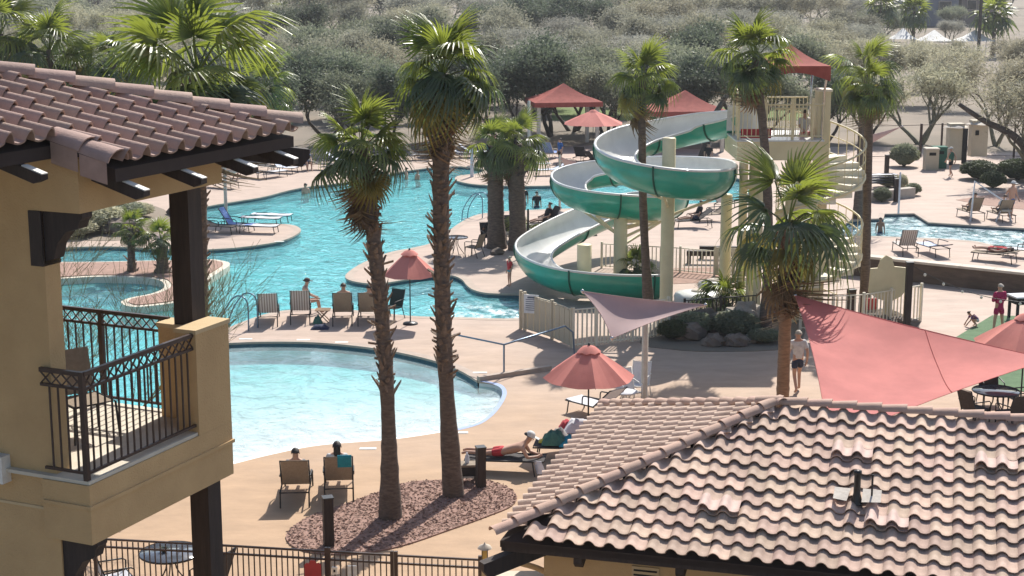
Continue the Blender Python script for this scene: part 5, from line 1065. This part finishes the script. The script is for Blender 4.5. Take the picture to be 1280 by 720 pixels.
# ------------------------------------------------------------------ small fixtures
def bollard(label,u,v,h,w=.17,lamp=True):
    o=thing('bollard',label,'bollard',P(u,v),.3); MB().box((0,0,h/2),(w,w,h)).build('post','timber',o); MB().box((0,0,h+.012),(w*1.12,w*1.12,.03)).build('cap','iron_dark',o)
    if lamp: MB().box((0,-w/2-.004,h-.14),(w*.7,.012,.12)).build('lens','bulb',o)
bollard('dark timber bollard left in the mulch bed',411,684,1.08,.2,False); bollard('dark timber bollard beside the red-shorts sunbather',601,610,.98,.2,False); bollard('dark bollard by the right pool corner',1120,252,1.15,.2,False); bollard('dark bollard in the shade right of the spiral stair',1108,218,1.1,.2,False); bollard('dark bollard inside the tower fence',1063,398,1.0,.24,False)
o=thing('light_post','tall dark square post carrying the string lights','post',P(1133,414)); MB().box((0,0,1.15),(.2,.2,2.3)).build('post','timber',o); MB().box((0,0,2.31),(.24,.24,.05)).build('cap','iron_dark',o)
a=P(1133,414)+V(.1,0,2.2); b=PD(1300,378,50)+V(0,0,0); c=[a.lerp(b,t/20)-Z*1.3*(t/20)*(1-t/20) for t in range(21)]; o=tag(MB().tube([q-a for q in c],.012,5).build('string_light','iron_dark',loc=a),'string of bulbs drooping right from the dark post','string light')
for k in range(2,20,3): MB().sphere(tuple(c[k]-a-Z*.07),.05,8,5).build('bulb','bulb',o)
def hoops(label,u,v,rz,s=1.0):
    o=thing('pool_ladder',label,'ladder',P(u,v),R_(rz))
    for y in(-.26,.26): MB().tube(smoothline([(-.35*s,y,0),(-.35*s,y,.75*s),(-.15*s,y,.95*s),(.15*s,y,.85*s),(.55*s,y,.25*s),(.6*s,y,-.5)],4,False),.025,8).build('handrail','steel_blue',o)
    for k in range(3): MB().box((.6*s,0,-.15-.15*k),(.08,.5,.03)).build('tread','steel',o)
hoops('curved steel pool ladder beside the balcony pier',303,410,155,1.2); hoops('curved steel pool ladder left of the palm pair',597,271,150,1.2)
# handrail down the ramp by the wading pool
a=P(556,452);mid=P(630,470); b=P(706,445)
o=thing('ramp_handrail','long steel handrail above the wading pool ramp','handrail',mid); pth_=[a+Z*.0,a+Z*.85+V(.3,0,0),mid+Z*.95,b+Z*.95,b+Z*.75+V(.25,0,0),b+V(.3,0,0)]
MB().tube([q-mid for q in pth_],.028,8).build('rail','steel_blue',o); MB().tube([V(0,0,.95),V(0,0,0)],.028,8).build('post','steel_blue',o)
a=P(600,477); b=P(690,463); d=b-a; o=thing('ramp_kerb','low dark kerb wall running right from the wading pool corner','kerb',a,math.atan2(d.y,d.x)); MB().box((d.length/2,.1,.06),(d.length,.16,.14)).build('kerb','coping',o)
# raised white lids of the slide pump pit
for u,v,r,lab in[(872,377,.85,'big white round pump lid by the slide column'),(893,363,.62,'smaller white round pump lid behind the big one')]:
    o=thing('pump_lid',lab,'lid',P(u,v)); MB().lathe([(r,0),(r*1.02,.2),(r*.95,.3),(r*.6,.37),(0,.4)],24).build('lid','flume_white',o); MB().lathe([(.25,.39),(.22,.43),(0,.43)],14).build('hatch','concrete',o)
# bins, pillars, log kerb and posts on the right
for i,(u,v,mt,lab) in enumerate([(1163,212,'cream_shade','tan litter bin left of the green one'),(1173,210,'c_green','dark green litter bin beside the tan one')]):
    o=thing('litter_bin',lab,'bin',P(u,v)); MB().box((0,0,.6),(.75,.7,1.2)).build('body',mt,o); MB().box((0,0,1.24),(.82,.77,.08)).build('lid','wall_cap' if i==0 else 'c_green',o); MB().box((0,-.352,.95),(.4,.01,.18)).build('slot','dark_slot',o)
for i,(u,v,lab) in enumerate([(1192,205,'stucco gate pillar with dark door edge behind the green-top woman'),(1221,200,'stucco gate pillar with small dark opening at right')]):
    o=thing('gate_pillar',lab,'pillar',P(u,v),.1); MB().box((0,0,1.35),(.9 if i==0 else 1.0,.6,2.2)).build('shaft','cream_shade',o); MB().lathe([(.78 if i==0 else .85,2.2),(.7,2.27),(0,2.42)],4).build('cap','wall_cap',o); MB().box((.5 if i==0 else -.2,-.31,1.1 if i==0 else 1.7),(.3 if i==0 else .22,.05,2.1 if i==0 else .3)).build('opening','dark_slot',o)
a=P(1085,252); b=P(1140,246); d=b-a; o=thing('log_kerb','tan log kerb edging the planting behind the right pool','kerb',a,math.atan2(d.y,d.x)); MB().box((d.length/2,0,.25),(d.length,.45,.5)).build('log','concrete',o)
a=P(1080,198); b=P(1400,196); o=fence('post_fence','thin dark post and wire fence behind the gate pillars',[a,P(1150,196),P(1176,195),P(1267,197),P(1330,200)],2.0,'iron',gap=9,top2=False,postw=.12)
def pole(label,u,v,h,r,mat,name='pole',cat='pole'):
    o=MB().lathe([(r,0),(r*.9,h),(0,h+.02)],10).build(name,mat,loc=P(u,v)); return tag(o,label,cat)
pole('white-tipped pole standing at the right pool corner',1123,267,2.0,.05,'sling_white'); pole('pale pole on the left peninsula',284,283,3.2,.05,'pole_pale'); pole('pale pole on the far bank left of the gazebo',661,212,4.0,.09,'pole_pale'); pole('thin wooden stake beside the right palm of the pair',660,318,1.9,.05,'bark'); pole('closed white parasol on the far inlet',590,221,1.6,.10,'sling_white','closed_parasol','parasol')
o=thing('pool_lift','white pool lift frame by the two chaises','pool lift',P(1237,277)); MB().tube([(-.9,0,0),(-.8,0,1.9),(.7,0,.9)],.05,6).build('mast','sling_white',o); MB().tube([(.3,0,0),(.7,0,1.1),(1.0,0,0)],.045,6).build('stand','sling_white',o); MB().box((.7,-.1,.55),(.45,.4,.08)).build('seat','concrete',o)
m=MB(); o=thing('red_info_board','dark red board and pale leaflet beside the spiral stair','sign',P(1086,402)); MB().box((0,0,.5),(.5,.06,.62)).build('board','sign_red',o); MB().box((.42,-.05,.32),(.22,.02,.3)).build('leaflet','sign_white',o)
# lantern wall and curved rail at the left end of the pool building
q=P(640,712,2.3); lwl=thing('entry_wall','tan stucco entry wall with lantern at the roof corner','wall',(q.x,q.y,0),-th*0); m=MB()
a1=V(0,0,0)
MB().box((.05,0,1.05),(.85,.5,2.1)).build('pillar','stucco_light',lwl); MB().box((.05,0,2.12),(.95,.6,.08)).build('cap','coping_pale',lwl); w1=MB(); w1.add([(-.42,-.15,0),(-.42,.15,0),(-1.3,-.15,0),(-1.3,.15,0),(-.42,-.15,2.0),(-.42,.15,2.0),(-1.3,-.15,1.25),(-1.3,.15,1.25)],[(0,2,6,4),(1,5,7,3),(4,6,7,5),(2,3,7,6)]); w1.build('ramped_wall','stucco_light',lwl)
lo=P(606,694,2.55); ln=thing('wall_lantern','small lantern with pale cap at the roof corner','lantern',(lo.x,lo.y,2.42)); MB().lathe([(.05,0),(.05,.03)],8).build('foot','iron_dark',ln); MB().box((0,0,.14),(.085,.085,.2)).build('glass','lamp_glass',ln); MB().lathe([(.12,.25),(.10,.285),(.02,.32),(0,.36)],12).build('cap','wall_cap',ln)
for x in(-.045,.045): MB().box((x,-.045,.14),(.012,.012,.22)).build('bar','iron_dark',ln)
MB().box((0,0,-1.2),(.1,.1,2.4)).build('stem','stucco_light',ln)
q=P(650,700,2.6); o=tag(MB().tube(smoothline([(0,0,0),(.35,0,-.12),(.55,-.05,-.3),(.62,-.1,-.7),(.62,-.1,-2.2)],5,False),.05,8).build('downpipe','stucco_light',loc=(q.x,q.y,2.55)),'tan curved downpipe at the left corner of the pool building','pipe')
# ------------------------------------------------------------------ background buildings, tents, cars
def block(label,u0,u1,v0,v1,D,mat,wins,name='apartment_block'):
    a=PD(u0,v1,D); b=PD(u1,v0,D); wd=b.x-a.x; h=b.z; o=thing(name,label,'building',((a.x+b.x)/2,D,0)); MB().box((0,4,h/2),(wd,8,h)).build('wall',mat,o); MB().box((0,4,h+.1),(wd+.5,8.5,.2)).build('roof',mat,o)
    for (fx,fz,w_,h_) in wins:
        wo=MB().box(((fx-.5)*wd,-.03,fz*h),(w_,.1,h_)).build('window','far_wall_pale',o); MB().box(((fx-.5)*wd,-.085,fz*h),(w_*.86,.06,h_*.86)).build('pane','far_glass',wo)
block('mauve apartment block beyond the trees at top right',1128,1200,-24,48,300,'far_blue',[(.12,.42,2,1.6),(.12,.75,2,1.6),(.75,.42,2.4,2.2),(.75,.75,2.4,2.2),(.45,.75,1.5,2)]); block('brown apartment wing right of the mauve block',1200,1246,-20,44,302,'far_wall',[(.3,.5,1.8,1.8),(.7,.5,1.8,1.8),(.5,.8,1.8,1.8)]); block('stepped tan wing left of the mauve block',1100,1130,8,50,296,'far_wall_pale',[(.5,.6,1.6,1.4)]); block('low pinkish building at top left',-60,50,-6,26,320,'far_wall_pale',[(.3,.6,5,1.4),(.75,.6,5,1.4)]); block('long low building behind the top left trees',60,150,-12,12,380,'far_wall',[(.3,.5,4,1.6),(.7,.5,4,1.6)])
block('pale flat-roofed building at top centre left',290,345,2,22,360,'far_wall_pale',[(.5,.5,4,1.4)])
for i,(u,v,D,s,lab) in enumerate([(1167,57,205,2.0,'white peaked tent left of the other one'),(1218,55,205,2.2,'white peaked tent right of the other one'),(1128,60,210,1.6,'small white tent half hidden by trees')]):
    q=PD(u,v,D); o=thing('white_tent',lab,'tent',(q.x,q.y,0)); MB().lathe([(s*1.4,2.0),(s*.75,2.45),(.12,3.3),(0,3.32)],4,a0=PI/4,a1=PI/4+2*PI).build('canopy','tent_white',o)
    for x in(-1,1):
        for y in(-1,1): MB().tube([(x*s*.95,y*s*.95,0),(x*s*.95,y*s*.95,2.05)],.06,6).build('pole','sling_white',o)
q=PD(388,52,230); o=thing('utility_pole','wooden utility pole with crossarm at top centre left','utility pole',(q.x,q.y,0)); MB().lathe([(.18,0),(.14,11)],8).build('pole','bark',o); MB().box((0,0,10.3),(2.6,.15,.18)).build('crossarm','bark',o)
q=PD(1222,80,200); tag(MB().lathe([(.22,0),(.18,14)],8).build('wooden_mast','bark',loc=(q.x,q.y,0)),'dark tall mast in front of the apartment wing','pole')
def car(label,u,D,mat,rz,v=None):
    q=PD(u,60,D); o=thing('parked_car',label,'car',(q.x,q.y,0),rz,'cars in the far car park'); prof=[(-2.1,.35),(-2.1,.85),(-1.5,.95),(-.9,1.45),(.7,1.45),(1.3,.95),(2.05,.85),(2.1,.35)]
    m=MB(); m.add([(x,y,z) for y in(-.85,.85) for x,z in prof],[tuple(range(8)),tuple(range(8,16))[::-1]]+[(i,i+8,(i+1)%8+8,(i+1)%8) for i in range(8)]); m.build('body',mat,o); MB().box((-.1,0,1.2),(1.7,1.72,.3)).build('windows','far_glass',o)
    for x in(-1.3,1.3):
        for y in(-.8,.8):
            m=MB(); m.tube([(x,y-.1,.32),(x,y+.1,.32)],.32,12); m.build('wheel','c_black',o)
for i,(u,D,mt,lab) in enumerate([(338,222,'car_white','white car at the left end of the far car park'),(362,224,'car_dark','dark car in the middle of the far car park'),(382,222,'car_white','white car beside the utility pole')]): car(lab,u,D,mt,.2*i)
# ------------------------------------------------------------------ people
POSES={
'stand':dict(pel=(0,0,.95),spi=(0,0,1.18),che=(0,.0,1.38),nec=(0,0,1.51),hea=(0,.02,1.60),hto=(0,.01,1.70),hip=(.09,0,.92),kne=(.10,.02,.50),ank=(.105,-.02,.09),toe=(.12,.14,.035),sho=(.185,0,1.43),elb=(.235,-.04,1.14),wri=(.24,.05,.90),han=(.235,.08,.81)),
'walk':dict(pel=(0,0,.95),spi=(0,.01,1.18),che=(0,.03,1.38),nec=(0,.04,1.51),hea=(0,.06,1.60),hto=(0,.05,1.70),hip=(.09,0,.92),kneL=(.10,.16,.53),ankL=(.10,.12,.10),toeL=(.11,.27,.05),kneR=(-.10,-.03,.50),ankR=(-.10,-.26,.13),toeR=(-.11,-.13,.035),sho=(.185,.02,1.43),elbL=(.23,-.14,1.17),wriL=(.22,-.12,.92),hanL=(.215,-.08,.84),elbR=(-.23,.08,1.15),wriR=(-.22,.22,.96),hanR=(-.21,.27,.90)),
'sit':dict(pel=(0,0,.47),spi=(0,-.10,.68),che=(0,-.20,.88),nec=(0,-.22,1.02),hea=(0,-.20,1.11),hto=(0,-.21,1.21),hip=(.09,.02,.46),kne=(.13,.44,.50),ank=(.13,.84,.42),toe=(.14,.93,.50),sho=(.185,-.20,.93),elb=(.25,-.08,.68),wri=(.22,.16,.62),han=(.2,.25,.60)),
'situp':dict(pel=(0,0,.47),spi=(0,-.03,.70),che=(0,-.02,.92),nec=(0,.02,1.05),hea=(0,.05,1.14),hto=(0,.05,1.24),hip=(.09,.02,.46),kne=(.13,.44,.50),ank=(.13,.50,.10),toe=(.14,.64,.04),sho=(.185,-.02,.97),elb=(.24,.12,.72),wri=(.18,.34,.62),han=(.16,.42,.58)),
'prone':dict(pel=(0,0,.50),spi=(0,.22,.55),che=(0,.42,.64),nec=(0,.54,.74),hea=(0,.61,.82),hto=(0,.62,.92),hip=(.09,-.03,.50),kne=(.11,-.48,.46),ank=(.12,-.88,.48),toe=(.12,-1.0,.44),sho=(.185,.46,.64),elb=(.25,.58,.43),wri=(.12,.78,.42),han=(.06,.84,.43)),
'lie':dict(pel=(0,0,.47),spi=(0,.22,.48),che=(0,.42,.50),nec=(0,.55,.52),hea=(0,.64,.54),hto=(0,.73,.55),hip=(.09,-.03,.47),kne=(.11,-.46,.50),ank=(.12,-.88,.44),toe=(.13,-.92,.54),sho=(.185,.46,.49),elb=(.28,.22,.43),wri=(.24,.0,.44),han=(.22,-.08,.45)),
'fold':dict(pel=(0,0,.95),spi=(0,0,1.18),che=(0,.0,1.38),nec=(0,0,1.51),hea=(0,.02,1.60),hto=(0,.01,1.70),hip=(.09,0,.92),kne=(.15,.0,.50),ank=(.20,-.02,.09),toe=(.22,.14,.035),sho=(.185,0,1.43),elb=(.25,.02,1.16),wri=(.10,.18,1.18),han=(.02,.20,1.20)),
'crouch':dict(pel=(0,-.1,.36),spi=(0,.04,.52),che=(0,.2,.62),nec=(0,.3,.68),hea=(0,.38,.72),hto=(0,.44,.80),hip=(.09,-.1,.35),kne=(.16,.2,.42),ank=(.13,-.05,.08),toe=(.14,.1,.035),sho=(.17,.24,.62),elb=(.2,.36,.40),wri=(.16,.5,.22),han=(.14,.56,.12)),
}
RAD=dict(pel=.135,spi=.118,che=.135,nec=.055,hea=.083,hto=.062,hip=.088,kne=.056,ank=.038,toe=.034,sho=.06,elb=.043,wri=.029,han=.032)
CH=[('pel','spi'),('spi','che'),('che','nec'),('nec','hea'),('hea','hto')]
LIMB=[('pel','hip'),('hip','kne'),('kne','ank'),('ank','toe'),('che','sho'),('sho','elb'),('elb','wri'),('wri','han')]
PEND=[]
def joints(pose):
    p=POSES[pose]; J={}
    for k in('pel','spi','che','nec','hea','hto'): J[k]=V(*p[k])
    for k in('hip','kne','ank','toe','sho','elb','wri','han'):
        for s,sg in(('L',1),('R',-1)):
            q=p.get(k+s) or p[k]; J[k+s]=V(q[0] if (k+s) in p else q[0]*sg,q[1],q[2])
    return J
def skin_obj(name,mat,parent,J,edges,rad,root):
    names=[]; 
    for a,b in edges:
        for q in(a,b):
            if q not in names: names.append(q)
    me=bpy.data.meshes.new(name); me.from_pydata([J[k] for k in names],[(names.index(a),names.index(b)) for a,b in edges],[])
    bm=bmesh.new(); bm.from_mesh(me); ly=bm.verts.layers.skin.verify(); bm.verts.ensure_lookup_table()
    for i,k in enumerate(names): bm.verts[i][ly].radius=(rad[k],rad[k]); bm.verts[i][ly].use_root=(k==root)
    bm.to_mesh(me); bm.free(); o=link(name,me,parent); s=o.modifiers.new('s','SKIN'); s.use_smooth_shade=True; u=o.modifiers.new('u','SUBSURF'); u.levels=2; u.render_levels=2
    PEND.append((o,mat)); return o
def person(label,loc,rz,pose='stand',h=1.75,skin='skin',top=None,bottom='c_navy',hair='hair',sleeve=True,long=False,hat=None,shirtlen=0,female=False,longhair=False):
    o=thing('person',label,'person',loc,R_(rz)); o.scale=(h/1.75,)*3; J=joints(pose)
    ed=list(CH); rad={k:RAD[k] for k in('pel','spi','che','nec','hea','hto')}
    for s in'LR':
        for a,b in LIMB:
            ed.append((a if a in('pel','che') else a+s,b+s))
        for k in('hip','kne','ank','toe','sho','elb','wri','han'): rad[k+s]=RAD[k]*(.9 if female else 1)
        # five fingers of unequal length, slightly curled, and a thumb from the side of the palm
        d=(J['han'+s]-J['wri'+s]).normalized(); sd=d.cross(V(1,0,0)); sd=sd.normalized() if sd.length>.2 else V(0,1,0); inw=V(-1 if s=='L' else 1,0,0)
        for i,ln in enumerate((.07,.08,.075,.06)):
            b0=J['han'+s]+sd*(.027-.018*i)+d*.03; k='f%d%s'%(i,s); J[k]=b0; J[k+'e']=b0+d*ln*.8+inw*.02; ed+= [('han'+s,k),(k,k+'e')]; rad[k]=.010; rad[k+'e']=.008
        k='th'+s; J[k]=J['wri'+s].lerp(J['han'+s],.5)+sd*.04+inw*.01; J[k+'e']=J[k]+d*.05+sd*.015+inw*.015; ed+=[('wri'+s,k),(k,k+'e')]; rad[k]=.013; rad[k+'e']=.010
    body=skin_obj('body',skin,o,J,ed,rad,'pel')
    hd=(J['hto']-J['nec']).normalized(); up=hd; c=(J['hea']+J['hto'])/2; f=V(0,1,0); f=(f-up*f.dot(up)); f=f.normalized() if f.length>.1 else V(0,0,1)
    if pose in('lie',): f=V(0,0,1)
    m=MB(); sd=up.cross(f); mt=frame(sd,f,up)
    hm=[];n=12
    for i in range(6):
        ph=R_(8+i*17); hm.append([c+mt@V(.096*math.sin(ph)*math.cos(2*PI*j/n),.105*math.sin(ph)*math.sin(2*PI*j/n)-.02-(.03 if i>3 else 0),.105*math.cos(ph)+.012) for j in range(n+1)])
    MB().sheet(hm[::-1] if 0 else hm).build('hair',hair,o)
    if longhair:
        g=[[c+mt@V(.085*math.sin(t),-.085*math.cos(t)-.01,.03-.07*k) for t in(-1.1,-.55,0,.55,1.1)] for k in range(5)]; MB().sheet(g,.02).build('long_hair',hair,o)
    m=MB()
    for s in(-1,1): m.sphere(c+mt@V(.033*s,.082,-.005),.012,6,4)
    m.build('eyes','hair',o); MB().sphere(c+mt@V(0,.098,-.028),(.014,.018,.02),6,4).build('nose',skin,o); MB().box(c+mt@V(0,.087,-.062),(.04,.01,.008),mat=mt).build('mouth','sign_red',o)
    for s in(-1,1): MB().sphere(c+mt@V(.09*s,-.005,-.015),(.012,.02,.03),6,4).build('ear',skin,o)
    if hat:
        MB().lathe([(.125,.03),(.112,.05),(.105,.10),(.06,.135),(0,.14)],14).build('cap',hat,o,None); k=o.children[-1]; k2=[q for q in o.children if q.name.startswith('cap')][-1]; mm=mt.to_4x4(); mm.translation=c; k2.matrix_local=mm
        MB().box((0,.16,.04),(.15,.12,.012)).build('brim',hat,k2)
    if top:
        r={'pel':.152,'spi':.140,'che':.156,'shoL':.078,'shoR':.078}; e=[('pel','spi'),('spi','che'),('che','shoL'),('che','shoR')]; J2=dict(J)
        J2['nk']=J['che'].lerp(J['nec'],.75); e.append(('che','nk')); r['nk']=.075
        if sleeve:
            for s in'LR': J2['sl'+s]=J['sho'+s].lerp(J['elb'+s],.75 if sleeve!='long' else 1.0); e.append(('sho'+s,'sl'+s)); r['sl'+s]=.068
            if sleeve=='long':
                for s in'LR': J2['sw'+s]=J['elb'+s].lerp(J['wri'+s],.9); e.append(('sl'+s,'sw'+s)); r['sw'+s]=.048
        if shirtlen: J2['hem']=J['pel']-V(0,0,shirtlen); e.append(('pel','hem')); r['hem']=.175
        skin_obj('shirt',top,o,J2,e,r,'spi')
    if bottom:
        r={'pel':.150}; e=[]; J2=dict(J); J2['ws']=J['pel'].lerp(J['spi'],.35); e.append(('pel','ws')); r['ws']=.140
        for s in'LR': J2['le'+s]=J['hip'+s].lerp(J['kne'+s],.75 if long else (.62 if not female else .2)); e+=[('pel','hip'+s),('hip'+s,'le'+s)]; r['hip'+s]=.112; r['le'+s]=.088
        skin_obj('shorts',bottom,o,J2,e,r,'pel')
    return o
person('man in grey-white shirt and dark shorts walking away by the short palm',P(996,490),8,'walk',1.78,'skin','c_white','c_navy','hair_light')
person('woman in a long magenta shirt standing on the putting green',P(1247,417),-160+180,'fold',1.66,'skin','c_pink','c_pink','hair_light','long',shirtlen=.16)
person('small child in purple crouching on the edge of the putting green',P(1219,408),95,'crouch',1.05,'skin','c_purple','c_white','hair_brown')
person('woman in green top and black shorts near the litter bins',P(1188,221),30,'walk',1.66,'skin','c_green','c_black','hair_light','',female=False,hat='tent_white')
person('shirtless man in blue shorts by the right pool chaises',P(1263,274),-150,'walk',1.80,'skin',None,'c_blue','hair_brown',hat='tent_white')
person('lifeguard in white top sitting on the slide tower platform',V(to.x,to.y,0)+V(tl(996,TD,0).x,-.1,ZD-.37),200,'situp',1.7,'skin','c_white','c_red','hair')
person('child in red top standing at the pool edge left of the slide',P(637,358),120,'stand',1.15,'skin','c_red','towel_teal','hair_light',female=True)
person('woman in a dark cap sitting behind the striped lounger',P(383,392),-70,'situp',1.66,'skin','skin_dark' if 0 else None,'c_black','hair_brown',hat='c_cap',female=True)
def on(l,dx,dy=0): q=l.matrix_basis@V(dx,dy,0); return q
def seated(label,u,v,rzl,**k):
    r=R_(rzl); return person(label,P(u,v),rzl+90,'sit',**k)
person('person with dark short hair in the left front lounger',P(371.5,617)-V(0,0,.10),4,'sit',1.74,'skin','c_grey','c_navy','hair')
person('person with long dark hair in the right front lounger',P(423,612)-V(0,0,.10),4,'sit',1.84,'skin','c_white','c_navy','hair',longhair=True)
person('man sitting in the third row lounger',P(430,399),6,'sit',1.8,'skin',None,'c_navy','hair_brown'); person('person in the row lounger half behind the nearer palm',P(462,399),4,'sit',1.72,'skin','c_grey','c_navy','hair')
person('sunbather in red shorts lying on his front in the centre',V(*P(630,588))+V(0,0,-.02),-97,'prone',1.78,'skin',None,'c_red','hair',hat='tent_white')
person('sunbather in red lying on the right lounger',P(1243,325),-125,'lie',1.7,'skin','c_red','c_red','hair_brown',sleeve=False); 
person('person with dark hair in the left chaise by the right pool',P(1215,272),8,'sit',1.72,'skin','c_grey','c_navy','hair'); person('person with grey top in the right chaise by the right pool',P(1252,275),8,'sit',1.72,'skin','c_white','c_navy','hair_brown')
person('person in black on the dark raised lounger behind the slide',P(682,287),115,'sit',1.72,'skin','c_black','c_black','hair'); person('person in dark clothes lying on the lounger right of the slide',P(870,284),100,'sit',1.7,'skin','c_black','c_navy','hair')
person('person in a blue towel sitting on the left bank',P(383,213),-150,'situp',1.75,'skin','towel_blue','c_navy','hair',shirtlen=.1); person('person with dark hair in the tan chair on the far bank',P(652,218),-150,'situp',1.72,'skin_dark','c_black','c_navy','hair')
person('person sitting in the dark chair beside the left palm of the pair',P(612,307),20,'situp',1.72,'skin_dark','c_black','c_black','hair')
for u,v,rz,ps,h_,tp,bt,hr,lab in[(462,207,150,'stand',1.7,'c_grey','c_navy','hair','person in grey standing on the far bank left of the tallest palm'),(618,203,200,'walk',1.75,None,'c_red','hair_brown','shirtless person in red shorts behind the palm pair'),(700,208,120,'stand',1.68,'c_blue','c_black','hair','person in blue standing below the gazebo'),(752,204,220,'situp',1.7,'c_black','c_navy','hair','person in black sitting under the coral parasol'),(885,215,180,'stand',1.7,'c_black','c_black','hair','dark-clad person standing under the second red roof'),(300,224,160,'situp',1.72,'c_white','c_navy','hair_brown','person in white sitting on the left bank by the pale pole')]:
    person(lab,P(u,v),rz,ps,h_,'skin',tp,bt,hr)
wz=WL
for i,(u,v,dz,rz,hr,tp,lab,hh) in enumerate([(508,224,-1.28,90,'hair',None,'swimmer near the far bank, left of two',1.7),(522,224,-1.42,-60,'hair_brown',None,'swimmer lying low beside the other near the far bank',1.7),(382,242,-1.45,40,'hair',None,'lone swimmer with dark hair by the left bank',1.75),(654,259,-.85,180,'hair','c_black','dark figure standing in the pool beside the palm pair',1.7),(671,259,-1.0,190,'hair','c_black','boy in black standing in the pool right of the palm pair',1.55),(1100,291,-.95,180,'hair',None,'child standing in the right pool',1.4)]):
    q=P(u,v,wz); person(lab,(q.x,q.y,wz+dz+.25),rz,'stand',hh,'skin' if i!=5 else 'skin_dark',tp,'c_navy',hr)
dup={}
for o in bpy.data.objects:
    if o.parent is None and o.get('label'): dup.setdefault(o['label'],[]).append(o)
for l,os_ in dup.items():
    if len(os_)>1:
        os_.sort(key=lambda o:o.location.x/max(1,o.location.y)); w_=['left one','right one'] if len(os_)==2 else ['leftmost','second from left','third from left','fourth from left','fifth from left','sixth from left','seventh from left','eighth from left','ninth from left','rightmost']
        for k,o in enumerate(os_): o['label']=l+', '+(w_[k] if k<len(os_)-1 or len(os_)==2 else 'rightmost')
hz=MB().box((0,1500,10.5),(3300,3300,26.4)).build('haze',None); hz['kind']='stuff'; hz['label']='thin sunlit desert haze filling the air'
hmat=bpy.data.materials.new('haze'); hmat.use_nodes=True; hn=hmat.node_tree; hn.nodes.remove(hn.nodes['Principled BSDF']); pvn=hn.nodes.new('ShaderNodeVolumePrincipled'); pvn.inputs['Color'].default_value=(.93,.95,1,1); pvn.inputs['Density'].default_value=HAZE; pvn.inputs['Anisotropy'].default_value=.3; hn.links.new(pvn.outputs[0],hn.nodes['Material Output'].inputs['Volume']); hz.data.materials.append(hmat)
bpy.context.view_layer.update(); dg=bpy.context.evaluated_depsgraph_get()
NEW=[(o,bpy.data.meshes.new_from_object(o.evaluated_get(dg)),mt) for o,mt in PEND]
for o,me,mt in NEW:
    o.modifiers.clear(); o.data=me; me.materials.clear(); me.materials.append(M[mt]); me.polygons.foreach_set('use_smooth',[True]*len(me.polygons))
